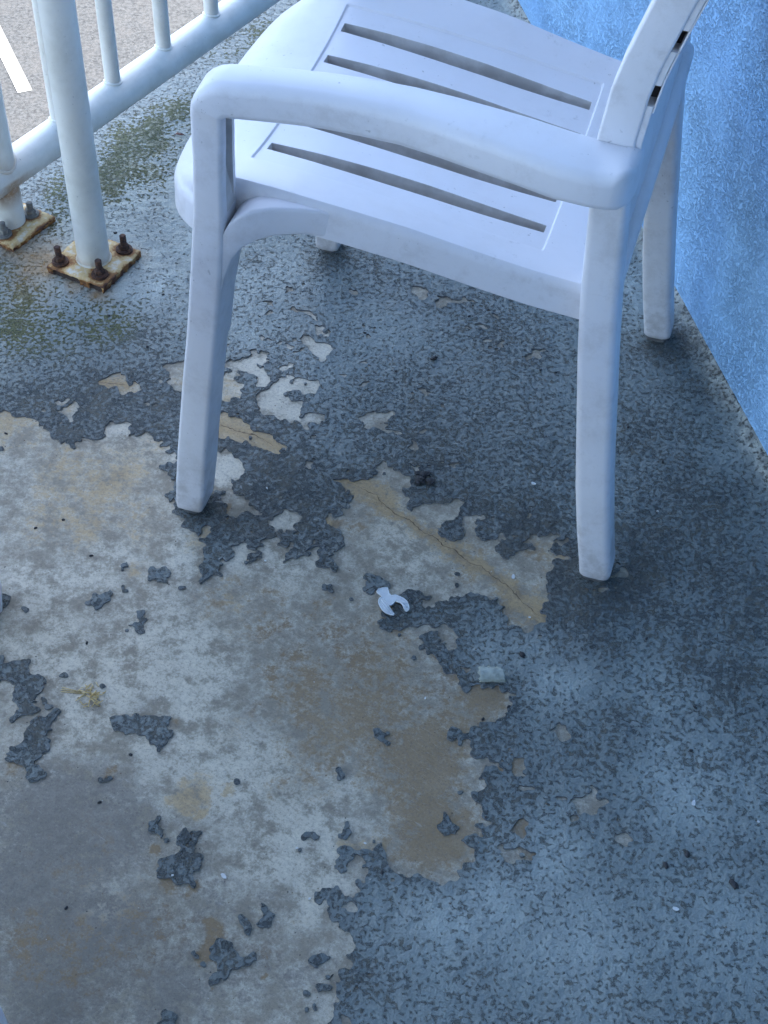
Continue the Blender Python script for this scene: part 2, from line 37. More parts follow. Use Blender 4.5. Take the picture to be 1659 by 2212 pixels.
OCHRE = [[-0.198,0.846,0.013,0.015,1.0],[-0.18,0.856,0.013,0.015,0.9],[-0.186,0.833,0.007,0.008,0.9],[-0.305,1.17,0.009,0.012,0.7],[-0.178,1.133,0.015,0.019,0.6],[-0.414,1.339,0.048,0.066,0.5],[-0.359,1.301,0.036,0.048,0.6],[-0.429,1.256,0.047,0.062,0.4],[-0.38,1.243,0.035,0.046,0.5],[-0.31,1.247,0.041,0.054,0.3],[-0.51,1.426,0.031,0.044,0.6],[-0.481,1.405,0.037,0.052,0.3],[-0.348,1.343,0.042,0.058,0.4],[-0.304,1.38,0.031,0.042,0.3],[-0.231,1.22,0.023,0.03,0.6],[-0.199,1.439,0.038,0.053,0.8],[-0.172,1.418,0.025,0.035,0.9],[-0.146,1.398,0.019,0.026,0.8],[-0.264,1.509,0.038,0.055,0.5],[-0.219,1.512,0.019,0.028,0.4],[-0.372,1.503,0.019,0.028,0.3],[-0.031,1.327,0.018,0.025,0.9],[-0.0,1.304,0.015,0.02,0.7],[-0.015,0.804,0.01,0.011,0.7],[-0.154,0.863,0.007,0.008,0.8],[-0.07,1.256,0.011,0.014,1.0],[0.207,1.243,0.024,0.031,0.4],[0.191,1.137,0.017,0.022,0.5],[0.084,1.237,0.018,0.023,0.3],[-0.429,1.444,0.012,0.018,0.5],[-0.172,0.932,0.031,0.036,0.2],[-0.0,0.799,0.02,0.022,0.5]]
PALE = [[-0.415,1.12,0.05,0.063,0.6],[-0.353,1.153,0.045,0.057,0.3],[-0.292,1.12,0.033,0.042,0.4],[-0.245,1.196,0.046,0.059,0.5],[-0.255,1.051,0.065,0.079,0.6],[-0.388,1.031,0.054,0.065,0.6],[-0.301,0.995,0.058,0.069,0.5],[-0.208,1.02,0.064,0.077,0.6],[-0.341,0.917,0.051,0.059,0.4],[-0.219,0.893,0.056,0.064,0.6],[-0.164,0.854,0.03,0.034,1.0],[-0.127,0.897,0.046,0.053,0.8],[-0.082,0.835,0.045,0.05,0.7],[-0.097,0.778,0.039,0.043,0.6],[-0.054,0.786,0.034,0.038,0.7],[-0.047,0.748,0.029,0.031,0.7],[-0.073,0.706,0.028,0.03,0.4],[-0.028,0.872,0.025,0.029,0.5],[-0.048,0.95,0.026,0.031,0.7],[0.013,1.249,0.053,0.069,0.5],[0.078,1.213,0.035,0.045,0.3],[0.043,1.181,0.034,0.044,0.4],[-0.118,1.188,0.034,0.044,0.6],[-0.165,1.208,0.035,0.045,0.5],[-0.236,1.375,0.037,0.051,0.8],[-0.183,1.543,0.058,0.084,1.0],[-0.141,1.498,0.057,0.082,0.9],[-0.215,1.35,0.036,0.05,0.9],[-0.095,1.597,0.04,0.059,0.9],[-0.33,1.387,0.049,0.068,0.5],[-0.13,1.269,0.024,0.032,0.9],[-0.264,0.749,0.029,0.031,0.4],[-0.255,0.723,0.038,0.041,0.3],[0.023,0.851,0.01,0.011,0.8],[0.063,0.876,0.015,0.018,0.4],[0.098,0.82,0.015,0.017,0.7],[0.095,1.132,0.028,0.036,0.4],[-0.007,1.134,0.028,0.036,0.3],[0.027,1.461,0.038,0.054,0.4],[-0.184,0.853,0.03,0.034,0.3],[-0.342,1.191,0.034,0.044,0.4]]
GREY = [[-0.339,0.823,0.074,0.082,0.9],[-0.272,0.804,0.074,0.08,0.7],[-0.354,0.745,0.062,0.067,0.9],[-0.279,0.697,0.075,0.078,0.9],[-0.324,0.635,0.073,0.074,0.8],[-0.187,0.636,0.064,0.065,0.6],[-0.206,0.675,0.056,0.058,0.4],[-0.164,0.722,0.038,0.041,0.4],[-0.094,0.741,0.034,0.036,0.4],[-0.271,0.971,0.032,0.038,0.4],[-0.108,1.059,0.049,0.06,0.4],[-0.032,1.062,0.049,0.06,0.4],[-0.23,0.863,0.045,0.051,0.3],[-0.148,0.958,0.047,0.055,0.4],[-0.087,0.655,0.055,0.057,0.4],[0.073,1.014,0.048,0.058,0.4],[-0.066,0.906,0.031,0.036,0.2],[-0.437,1.091,0.033,0.041,0.4]]
CLIP = [[-5,1145],[-3,1149],[2,1151],[8,1152],[9,1148],[10,1143],[13,1140],[18,1141],[23,1139],[28,1136],[32,1132],[34,1127],[35,1121],[34,1118],[32,1117],[30,1118],[28,1123],[26,1128],[24,1131],[20,1132],[17,1131],[16,1128],[13,1125],[10,1125],[8,1127],[7,1125],[9,1122],[12,1117],[16,1113],[17,1111],[16,1110],[12,1111],[7,1113],[3,1117],[0,1122],[-2,1127],[-2,1132],[-1,1135],[2,1137],[0,1140],[-3,1143]]
CHIP = [[118,1039],[124,1037],[135,1042],[142,1034],[139,1020],[134,1018],[123,1018],[121,1024]]
CRUMB = [[42,1331],[46,1344],[44,1356],[50,1359],[60,1360],[60,1347],[56,1340],[62,1334],[50,1336]]
WHITE = [[194,1342],[163,1182],[351,868],[419,848],[318,740],[-6,803],[-78,794],[-61,736],[-152,758],[-153,1314],[-145,1192],[353,1301],[181,1119],[56,994],[-205,755],[194,1343]]
BLACK = [[62,1580],[9,1550],[170,1061],[337,805],[313,790],[382,771],[320,1093],[419,1026],[328,1456],[213,1564],[169,1061],[152,987],[122,968],[-344,1054],[-270,902],[-309,715],[-295,840],[113,1676],[-438,1231],[-361,1189],[-406,1247],[-509,1397],[-338,1697],[-410,1645],[-430,1839],[-345,1580],[-38,1629],[369,1392],[234,1560],[367,995],[356,936],[13,769]]
LEAF = [[-365,2109]]
STRAW = [[-326,979]]
BOLT = [[-501,1773],[-411,1799],[-437,1742]]

rnd = random.Random(7)
# ---------------------------------------------------------------- helpers
def link(o, parent=None):
    COL.objects.link(o)
    if parent: o.parent = parent
    return o
def tag(o, label=None, cat=None, group=None, kind=None):
    if label: o['label'] = label
    if cat: o['category'] = cat
    if group: o['group'] = group
    if kind: o['kind'] = kind
    return o
def empty(name, loc=(0, 0, 0), rz=0):
    o = bpy.data.objects.new(name, None); o.location = loc; o.rotation_euler = (0, 0, rz); o.empty_display_size = .05
    return link(o)
def mesh_np(name, V, faces_flat, counts, mats, parent=None, smooth=True, matidx=None, attr=None):
    me = bpy.data.meshes.new(name); me.vertices.add(len(V)); me.vertices.foreach_set('co', np.asarray(V, np.float32).ravel())
    me.loops.add(len(faces_flat)); me.loops.foreach_set('vertex_index', np.asarray(faces_flat, np.int32))
    me.polygons.add(len(counts)); st = np.concatenate([[0], np.cumsum(counts)[:-1]])
    me.polygons.foreach_set('loop_start', st.astype(np.int32)); me.polygons.foreach_set('loop_total', np.asarray(counts, np.int32))
    if smooth is True: me.polygons.foreach_set('use_smooth', np.ones(len(counts), bool))
    elif smooth is not False: me.polygons.foreach_set('use_smooth', np.asarray(smooth, bool))
    for m in mats: me.materials.append(m)
    if matidx is not None: me.polygons.foreach_set('material_index', np.asarray(matidx, np.int32))
    me.update(calc_edges=True); me.validate()
    if attr:
        for k, a in attr.items():
            at = me.attributes.new(k, 'FLOAT_COLOR', 'POINT'); at.data.foreach_set('color', np.asarray(a, np.float32).ravel())
    return link(bpy.data.objects.new(name, me), parent)
def bm_obj(name, bm, mat, parent=None, sharp=40):
    me = bpy.data.meshes.new(name); bmesh.ops.recalc_face_normals(bm, faces=bm.faces[:]); bm.to_mesh(me); bm.free()
    for m in (mat if isinstance(mat, (list, tuple)) else [mat]): me.materials.append(m)
    me.shade_smooth()
    if sharp: me.set_sharp_from_angle(angle=math.radians(sharp))
    return link(bpy.data.objects.new(name, me), parent)
def loft(bm, rings, cap0=True, cap1=True, close=False):
    rs = [[bm.verts.new(p) for p in r] for r in rings]; n = len(rs[0])
    m = len(rs)
    for i in range(m-1 if not close else m):
        a, b = rs[i], rs[(i+1) % m]
        for k in range(n): bm.faces.new((a[k], a[(k+1) % n], b[(k+1) % n], b[k]))
    if cap0 and not close: bm.faces.new(rs[0][::-1])
    if cap1 and not close: bm.faces.new(rs[-1])
    return rs
def rrect(u0, u1, v0, v1, r, n=5):
    r = min(r, abs(u1-u0)*.49, abs(v1-v0)*.49); out = []
    for cx, cy, a0 in ((u1-r, v1-r, 0), (u0+r, v1-r, 90), (u0+r, v0+r, 180), (u1-r, v0+r, 270)):
        for i in range(n+1):
            a = math.radians(a0+90*i/n); out.append((cx+r*math.cos(a), cy+r*math.sin(a)))
    return out
def interp(x, xs, ys): return float(np.interp(x, xs, ys))
def tube(bm, p0, p1, r, n=24, r1=None, cap=True):
    p0, p1 = Vector(p0), Vector(p1); d = (p1-p0).normalized(); a = d.orthogonal().normalized(); b = d.cross(a); r1 = r1 or r
    loft(bm, [[p+(a*math.cos(2*math.pi*k/n)+b*math.sin(2*math.pi*k/n))*q for k in range(n)] for p, q in ((p0, r), (p1, r1))], cap, cap)
def sweep(bm, pts, r, n=12):
    pts = [Vector(p) for p in pts]; rings = []; up = Vector((0, 0, 1))
    for i, p in enumerate(pts):
        t = (pts[min(i+1, len(pts)-1)]-pts[max(i-1, 0)]).normalized(); a = t.cross(up)
        a = a.normalized() if a.length > 1e-4 else Vector((1, 0, 0)); b = a.cross(t)
        rings.append([p+(a*math.cos(2*math.pi*k/n)+b*math.sin(2*math.pi*k/n))*r for k in range(n)])
    loft(bm, rings)
# value noise on numpy grids
def vnoise(x, y, s, seed):
    x = x*s; y = y*s; xi = np.floor(x).astype(np.int64); yi = np.floor(y).astype(np.int64); fx = x-xi; fy = y-yi
    fx = fx*fx*(3-2*fx); fy = fy*fy*(3-2*fy)
    def h(a, b):
        n = (a*374761393+b*668265263+seed*974634777) & 0x7fffffff; n = ((n ^ (n >> 13))*1274126177) & 0x7fffffff
        return ((n ^ (n >> 16)) & 0xffff)/65535.
    return (h(xi, yi)*(1-fx)+h(xi+1, yi)*fx)*(1-fy)+(h(xi, yi+1)*(1-fx)+h(xi+1, yi+1)*fx)*fy
def fbm(x, y, s, o, seed):
    t = 0; a = .5; n = 0
    for i in range(o): t = t+a*vnoise(x, y, s*2**i, seed+i*17); n += a; a *= .5
    return t/n
# ---------------------------------------------------------------- material helpers
class MT:
    def __init__(s, name):
        s.m = bpy.data.materials.new(name); s.m.use_nodes = True; s.t = s.m.node_tree; s.b = s.t.nodes['Principled BSDF']
    def n(s, ty, **k):
        nd = s.t.nodes.new(ty)
        for a, v in k.items(): setattr(nd, a, v)
        return nd
    def l(s, a, b): s.t.links.new(a, b)
    def coord(s, which='Object', scale=None, rot=None):
        tc = s.n('ShaderNodeTexCoord')
        if scale is None and rot is None: return tc.outputs[which]
        mp = s.n('ShaderNodeMapping'); s.l(tc.outputs[which], mp.inputs[0])
        if scale: mp.inputs['Scale'].default_value = scale
        if rot: mp.inputs['Rotation'].default_value = rot
        return mp.outputs[0]
    def noise(s, vec, scale, detail=3, rough=.55, dist=0):
        nd = s.n('ShaderNodeTexNoise'); nd.inputs['Scale'].default_value = scale; nd.inputs['Detail'].default_value = detail
        nd.inputs['Roughness'].default_value = rough; nd.inputs['Distortion'].default_value = dist
        if vec is not None: s.l(vec, nd.inputs['Vector'])
        return nd.outputs['Fac']
    def math(s, op, a, b=None, c=None, clamp=False):
        nd = s.n('ShaderNodeMath', operation=op); nd.use_clamp = clamp
        for i, v in enumerate((a, b, c)):
            if v is None: continue
            if isinstance(v, (int, float)): nd.inputs[i].default_value = v
            else: s.l(v, nd.inputs[i])
        return nd.outputs[0]
    def sstep(s, v, a, b, lo=0., hi=1.):
        nd = s.n('ShaderNodeMapRange', interpolation_type='SMOOTHSTEP')
        for i, x in zip((0, 1, 2, 3, 4), (v, a, b, lo, hi)):
            if isinstance(x, (int, float)): nd.inputs[i].default_value = x
            else: s.l(x, nd.inputs[i])
        return nd.outputs[0]
    def mix(s, f, a, b, mode='MIX'):
        nd = s.n('ShaderNodeMix', data_type='RGBA', blend_type=mode)
        for k, v in ((0, f), (6, a), (7, b)):
            if isinstance(v, (int, float)): nd.inputs[k].default_value = v
            elif isinstance(v, tuple): nd.inputs[k].default_value = (*v, 1)
            else: s.l(v, nd.inputs[k])
        return nd.outputs[2]
    def attr(s, name):
        a = s.n('ShaderNodeAttribute', attribute_name=name); q = s.n('ShaderNodeSeparateColor'); s.l(a.outputs['Color'], q.inputs[0])
        return q.outputs[0], q.outputs[1], q.outputs[2], a.outputs['Alpha']
    def bump(s, h, dist, strength=1., prev=None):
        nd = s.n('ShaderNodeBump'); nd.inputs['Distance'].default_value = dist; nd.inputs['Strength'].default_value = strength
        s.l(h, nd.inputs['Height'])
        if prev is not None: s.l(prev, nd.inputs['Normal'])
        return nd.outputs[0]
    def out(s, color=None, rough=None, normal=None, **k):
        for nm, v in (('Base Color', color), ('Roughness', rough), ('Normal', normal)):
            if v is None: continue
            if isinstance(v, (int, float)): s.b.inputs[nm].default_value = v
            elif isinstance(v, tuple): s.b.inputs[nm].default_value = (*v, 1)
            else: s.l(v, s.b.inputs[nm])
        for kk, v in k.items(): s.b.inputs[kk.replace('_', ' ')].default_value = v
        return s.m
# ---------------------------------------------------------------- materials
def mat_coating():
    m = MT('deck_coating'); o = m.coord('Object'); dirt, light, moss, rust = m.attr('masks'); edge, seal, _, _2 = m.attr('masks2')  # the dirt channel also carries painted foot shadows and right-side floor shade
    na = m.noise(o, 178, 3.5, .6, .25); n1 = na
    lo = m.noise(o, 7, 3, .6); lo2 = m.noise(o, 22, 4, .65); nf = m.noise(o, 430, 4, .75)
    n1 = m.math('ADD', na, m.math('MULTIPLY', m.math('SUBTRACT', nf, .5), .05))
    d = m.math('ADD', m.math('MULTIPLY', dirt, .10), m.math('MULTIPLY', m.math('SUBTRACT', lo, .5), .20))  # dirt includes the painted foot shadows and right-side shade
    d = m.math('ADD', d, m.math('MULTIPLY', m.math('SUBTRACT', lo2, .5), .17))
    d = m.math('ADD', d, m.math('MULTIPLY', moss, .10)); d = m.math('SUBTRACT', d, m.math('MULTIPLY', light, .075))
    thr = m.math('SUBTRACT', .575, d); thr2 = m.math('ADD', thr, .03)
    pit = m.sstep(n1, thr, thr2)
    rim = m.math('MULTIPLY', m.sstep(n1, m.math('SUBTRACT', thr, .03), thr), m.math('SUBTRACT', 1, m.sstep(n1, thr, m.math('ADD', thr, .012))))
    base = m.mix(light, (.19, .222, .214), (.53, .575, .53))
    base = m.mix(m.sstep(lo2, .4, .65, .0, .35), base, (.20, .22, .21))
    base = m.mix(m.math('MULTIPLY', dirt, .60, clamp=True), base, (.085, .094, .094))  # darkens for dirt and for the painted foot shadows and right-side shade
    base = m.mix(m.sstep(nf, .45, .7, 0., .35), base, (.12, .13, .125))
    base = m.mix(m.math('MULTIPLY', rim, m.math('SUBTRACT', .42, m.math('MULTIPLY', dirt, .12))), base, (.56, .60, .56))  # dirt includes the painted shade here too
    pc = m.mix(m.sstep(m.noise(o, 34, 3), .4, .65), (.040, .045, .044), (.085, .076, .055))
    pc = m.mix(m.math('MULTIPLY', light, .45), pc, (.17, .18, .16)); pc = m.mix(m.sstep(nf, .4, .7, 0., .4), pc, (.16, .17, .16))
    base = m.mix(m.math('MULTIPLY', pit, .80), base, pc)
    mn = m.math('ADD', n1, m.math('MULTIPLY', m.noise(o, 45, 3), .6))
    mf = m.sstep(mn, m.math('SUBTRACT', 1.06, m.math('MULTIPLY', moss, .46)), m.math('SUBTRACT', 1.14, m.math('MULTIPLY', moss, .46)))
    mf = m.math('MAXIMUM', m.math('MULTIPLY', mf, m.sstep(moss, .15, .6)), m.math('MULTIPLY', m.sstep(n1, m.math('SUBTRACT', thr, .03), thr), m.sstep(moss, .03, .3)))
    base = m.mix(m.math('MULTIPLY', mf, .88), base, m.mix(m.sstep(nf, .3, .7), (.05, .058, .02), (.17, .17, .075)))
    rf = m.math('MULTIPLY', rust, m.sstep(m.noise(o, 30, 4), .3, .7, .6, 1.)); base = m.mix(m.math('MULTIPLY', rf, .95, clamp=True), base, (.36, .21, .08))
    base = m.mix(m.math('MULTIPLY', edge, .38), base, (.07, .075, .078))
    sc = m.mix(m.sstep(m.noise(o, 60, 4), .35, .65), (.40, .41, .36), (.22, .225, .20)); sc = m.mix(m.sstep(n1, .55, .58, 0., .8), sc, (.07, .065, .055))
    base = m.mix(m.math('MULTIPLY', seal, .9, clamp=True), base, sc)
    h = m.math('ADD', m.math('MULTIPLY', pit, -1.), m.math('MULTIPLY', rim, 1.1)); h = m.math('ADD', h, m.math('MULTIPLY', m.noise(o, 60, 3), .7))
    b1 = m.bump(h, .0085, 1.); b2 = m.bump(nf, .0014, 1., b1)
    return m.out(base, m.math('ADD', .44, m.math('MULTIPLY', pit, .38)), b2, Specular_IOR_Level=.4)
def mat_flake_side():
    m = MT('coating_edge'); o = m.coord('Object')
    return m.out(m.mix(m.noise(o, 150, 3), (.10, .105, .11), (.20, .205, .205)), .8, m.bump(m.noise(o, 300, 3), .001))
def mat_concrete():
    m = MT('bare_concrete'); o = m.coord('Object'); brown, ochre, pale, grey = m.attr('masks'); crack, _, _, _ = m.attr('masks2')
    st0 = m.coord('Object', None, (0, 0, math.radians(35))); mp_ = m.n('ShaderNodeMapping'); m.l(st0, mp_.inputs[0]); mp_.inputs['Scale'].default_value = (1, 5, 1); st = mp_.outputs[0]
    n1 = m.noise(o, 30, 9, .78); n2 = m.noise(o, 95, 6, .8); n3 = m.noise(o, 330, 5, .85); ns = m.noise(st, 40, 5, .7)
    base = m.mix(m.sstep(n1, .40, .60), (.30, .26, .195), (.57, .515, .41))
    base = m.mix(m.sstep(n2, .42, .66, 0., .5), base, (.30, .255, .195))
    def msk(a, k=1.): 
        v = m.math('ADD', a, m.math('MULTIPLY', m.math('SUBTRACT', n1, .5), 3.4)); v = m.math('ADD', v, m.math('MULTIPLY', m.math('SUBTRACT', n2, .5), 2.6))
        return m.math('MULTIPLY', m.math('MULTIPLY', m.sstep(v, .15, .85), m.sstep(a, .03, .3)), k)
    base = m.mix(msk(grey, .75), base, (.20, .18, .155))
    base = m.mix(msk(pale, .62), base, (.75, .68, .54))
    base = m.mix(msk(brown, .85), base, (.28, .19, .10))
    base = m.mix(msk(ochre, .8), base, (.50, .355, .19))
    base = m.mix(m.sstep(ns, .45, .7, 0., .25), base, (.22, .20, .18))
    base = m.mix(m.sstep(ns, .28, .42, .28, 0.), base, (.58, .57, .53))
    base = m.mix(m.sstep(n3, .52, .70, 0., .7), base, (.11, .095, .08))
    base = m.mix(m.sstep(m.noise(o, 230, 4, .75), .5, .68, 0., .5), base, (.20, .175, .15))
    base = m.mix(m.sstep(n3, .30, .42, .35, 0.), base, (.72, .68, .58))
    base = m.mix(m.math('MULTIPLY', crack, 1., clamp=True), base, (.06, .045, .035))
    h = m.math('ADD', m.math('MULTIPLY', n2, .6), m.math('MULTIPLY', ns, .5)); h = m.math('SUBTRACT', h, m.math('MULTIPLY', crack, 2.))
    b = m.bump(h, .0018, 1.); b = m.bump(n3, .0008, 1., b)
    return m.out(base, .85, b, Specular_IOR_Level=.3)
def mat_plastic():
    m = MT('chair_plastic'); o = m.coord('Object'); n1 = m.noise(o, 9, 5, .65); n2 = m.noise(o, 60, 4, .7); n3 = m.noise(o, 900, 2, .5)
    base = m.mix(m.sstep(n1, .45, .75, 0., .55), (.755, .735, .75), (.65, .625, .62))
    base = m.mix(m.math('MULTIPLY', m.sstep(n2, .58, .75), m.sstep(m.noise(o, 5, 3), .5, .68, 0., .5)), base, (.36, .34, .32))
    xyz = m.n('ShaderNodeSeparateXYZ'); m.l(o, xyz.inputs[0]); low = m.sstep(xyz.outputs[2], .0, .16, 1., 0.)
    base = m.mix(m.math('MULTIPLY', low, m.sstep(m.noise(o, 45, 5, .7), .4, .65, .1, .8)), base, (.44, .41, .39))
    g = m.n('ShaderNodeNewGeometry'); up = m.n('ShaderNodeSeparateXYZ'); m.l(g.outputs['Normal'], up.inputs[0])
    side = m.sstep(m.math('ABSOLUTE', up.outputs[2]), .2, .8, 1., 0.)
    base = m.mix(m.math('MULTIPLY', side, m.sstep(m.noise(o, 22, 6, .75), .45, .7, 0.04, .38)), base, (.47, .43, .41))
    sc = m.noise(m.coord('Object', (1, 1, .15)), 260, 2, .5)
    base = m.mix(m.math('MULTIPLY', m.sstep(m.noise(o, 170, 3, .6), .66, .70), m.sstep(m.noise(o, 12, 2), .5, .62, 0, .55)), base, (.30, .28, .27))
    b = m.bump(n3, .00012, .6); b = m.bump(n2, .0003, .5, b)
    return m.out(base, m.sstep(n1, .3, .7, .36, .5), b, Specular_IOR_Level=.5)
def mat_paint_white():
    m = MT('white_pipe_paint'); o = m.coord('Object'); n1 = m.noise(o, 14, 5, .65)
    base = m.mix(m.sstep(n1, .42, .72, 0., .6), (.82, .80, .73), (.62, .60, .52))
    base = m.mix(m.math('MULTIPLY', m.sstep(m.noise(m.coord('Object', (1, 1, .25)), 90, 3), .68, .73), m.sstep(m.noise(o, 11, 2), .5, .62)), base, (.20, .20, .21))
    base = m.mix(m.sstep(m.noise(o, 210, 3, .6), .66, .76, 0., .5), base, (.33, .32, .29))
    a, b_, c, d = m.attr('masks')
    base = m.mix(m.math('MULTIPLY', a, m.sstep(m.noise(o, 120, 4, .7), .2, .6, .5, 1.), clamp=True), base, (.33, .16, .05))
    return m.out(base, .42, m.bump(m.noise(o, 130, 4), .0005, .7))
def mat_rust_plate():
    m = MT('rusty_painted_plate'); o = m.coord('Object'); rust, dark, _, _2 = m.attr('masks')
    n = m.noise(o, 70, 6, .7); v = m.math('ADD', m.math('MULTIPLY', rust, 1.25), m.math('MULTIPLY', m.math('SUBTRACT', n, .45), 1.5))
    base = m.mix(m.sstep(v, .0, .35), (.68, .64, .54), (.60, .42, .19)); base = m.mix(m.sstep(v, .36, .62), base, (.30, .13, .035))
    base = m.mix(m.sstep(v, .62, .9), base, (.10, .04, .02)); base = m.mix(m.sstep(m.math('ADD', dark, m.math('MULTIPLY', m.math('SUBTRACT', n, .5), .8)), .35, .55), base, (.035, .018, .012))
    return m.out(base, .7, m.bump(n, .002, .8))
def mat_rust_bolt(dark=True):
    m = MT('rusted_steel' if dark else 'grey_steel'); o = m.coord('Object'); n = m.noise(o, 200, 4, .7)
    c = m.mix(m.sstep(n, .35, .7), (.045, .025, .022), (.14, .06, .03)) if dark else m.mix(m.sstep(n, .35, .7), (.16, .155, .15), (.28, .26, .22))
    return m.out(c, .75, m.bump(n, .001, .8))
def mat_stucco():
    m = MT('blue_stucco'); o = m.coord('Object'); n1 = m.noise(o, 200, 4, .58, .05); n2 = m.noise(o, 300, 3, .6); lo = m.noise(o, 3, 4, .6)
    lo2 = m.noise(o, 9, 3, .6); amp = m.sstep(lo2, .35, .65, .35, 1.)
    base = m.mix(m.sstep(lo, .35, .7), (.33, .59, .91), (.37, .63, .93))
    base = m.mix(m.sstep(n1, .34, .45, .38, 0.), base, (.16, .36, .66))
    h = m.math('MULTIPLY', m.math('ADD', m.sstep(n1, .40, .56), m.math('MULTIPLY', n2, .35)), amp)
    return m.out(base, .62, m.bump(h, .0042, 1.), Specular_IOR_Level=.4)
def mat_asphalt():
    m = MT('asphalt'); o = m.coord('Object'); n = m.noise(o, 42, 5, .85); n2 = m.noise(o, 9, 4, .6)
    base = m.mix(m.sstep(n, .35, .65), (.008, .0082, .0078), (.062, .064, .062)); base = m.mix(m.sstep(n2, .4, .7, 0., .4), base, (.065, .062, .056))
    return m.out(base, .8, m.bump(n, .004, .8))
def mat_simple(name, c1, c2, scale, rough, bd=.001, **k):
    m = MT(name); o = m.coord('Object'); n = m.noise(o, scale, 4, .6)
    return m.out(m.mix(m.sstep(n, .35, .65), c1, c2), rough, m.bump(n, bd), **k)
M_GRIME = mat_simple('grimy_plastic', (.46, .43, .41), (.62, .59, .57), 25, .7); M_SLOT_SHADE = mat_simple('slot_shade', (.03, .025, .03), (.07, .06, .06), 60, .8); M_COAT = mat_coating(); M_EDGE = mat_flake_side(); M_CONC = mat_concrete(); M_PLAS = mat_plastic(); M_PIPE = mat_paint_white()  # the near-black one paints the shade inside the backrest slots
M_PLATE = mat_rust_plate(); M_BOLT = mat_rust_bolt(True); M_NUT = mat_rust_bolt(False); M_STUCCO = mat_stucco(); M_ASPH = mat_asphalt()
M_LINE = mat_simple('road_paint', (.42, .41, .37), (.5, .49, .45), 60, .7); M_SLAB = mat_simple('slab_concrete', (.3, .29, .27), (.4, .39, .36), 8, .85)
M_CEIL = mat_simple('ceiling_paint', (.42, .47, .55), (.47, .52, .6), 20, .8); M_PAD = mat_simple('dark_rubber', (.10, .10, .10), (.16, .155, .15), 80, .8)
M_WHITE = mat_simple('white_flake', (.62, .62, .60), (.74, .74, .72), 200, .5); M_BLACK = mat_simple('black_debris', (.02, .02, .022), (.05, .048, .05), 300, .8)
M_CHIP = mat_simple('pale_chip', (.26, .28, .24), (.42, .44, .38), 90, .8); M_CLIP = mat_simple('translucent_plastic', (.70, .74, .76), (.80, .83, .84), 120, .25, .0002)
M_CLIP.node_tree.nodes['Principled BSDF'].inputs['Transmission Weight'].default_value = .12
M_STRAW = mat_simple('straw', (.55, .38, .14), (.70, .55, .28), 300, .8); M_LEAF = mat_simple('dead_leaf', (.10, .02, .015), (.16, .05, .03), 100, .6)
# ---------------------------------------------------------------- floor geometry
SE_P, SE_N = np.array((-.63, 2.07)), np.array((-.858, .5135))          # slab edge line and outward normal
WL_P, WL_N = np.array((.508, 1.40)), np.array((.9700, .2427))          # wall line and normal into the building
WD = np.array((-WL_N[1], WL_N[0]))                                     # along the wall, away from the camera
def inside_poly(X, Y, poly):
    P = np.asarray(poly, float)/1000.; pad = .012
    res = np.zeros(X.shape, bool); bb = (X > P[:, 0].min()-pad) & (X < P[:, 0].max()+pad) & (Y > P[:, 1].min()-pad) & (Y < P[:, 1].max()+pad)
    idx = np.nonzero(bb.ravel())[0]; x = X.ravel()[idx]; y = Y.ravel()[idx]; r = np.zeros(len(idx), bool)
    Q = np.roll(P, -1, 0)
    for (x0, y0), (x1, y1) in zip(P, Q):
        if y0 == y1: continue
        c = ((y0 > y) != (y1 > y)) & (x < (x1-x0)*(y-y0)/(y1-y0)+x0); r ^= c
    res.ravel()[idx] = r
    return res
def blur(a, n=1):
    for _ in range(n):
        p = np.pad(a, 1, mode='edge'); a = (p[1:-1, :-2]+2*p[1:-1, 1:-1]+p[1:-1, 2:])/4
        p = np.pad(a, 1, mode='edge'); a = (p[:-2, 1:-1]+2*p[1:-1, 1:-1]+p[2:, 1:-1])/4
    return a
def bigblur(a, r):
    for _ in range(2):
        for ax in (0, 1):
            k = np.ones(2*r+1)/(2*r+1); c = np.cumsum(np.insert(np.pad(a, [(r, r) if i == ax else (0, 0) for i in (0, 1)], mode='edge'), 0, 0, axis=ax), axis=ax)
            a = (np.take(c, range(2*r+1, c.shape[ax]), ax)-np.take(c, range(0, c.shape[ax]-2*r-1), ax))/(2*r+1)
    return a
def blobs(X, Y, L, seed):
    wx = X+.05*(fbm(X, Y, 18, 3, seed)-.5); wy = Y+.05*(fbm(X, Y, 18, 3, seed+5)-.5); t = np.zeros_like(X)
    for x, y, rx, ry, a in L:
        q = ((wx-x)/rx)**2+((wy-y)/ry)**2; t = np.maximum(t, a*np.exp(-q*1.1))+.25*a*np.exp(-q*1.1)*(t > .05)
    return np.clip(t, 0, 1.3)
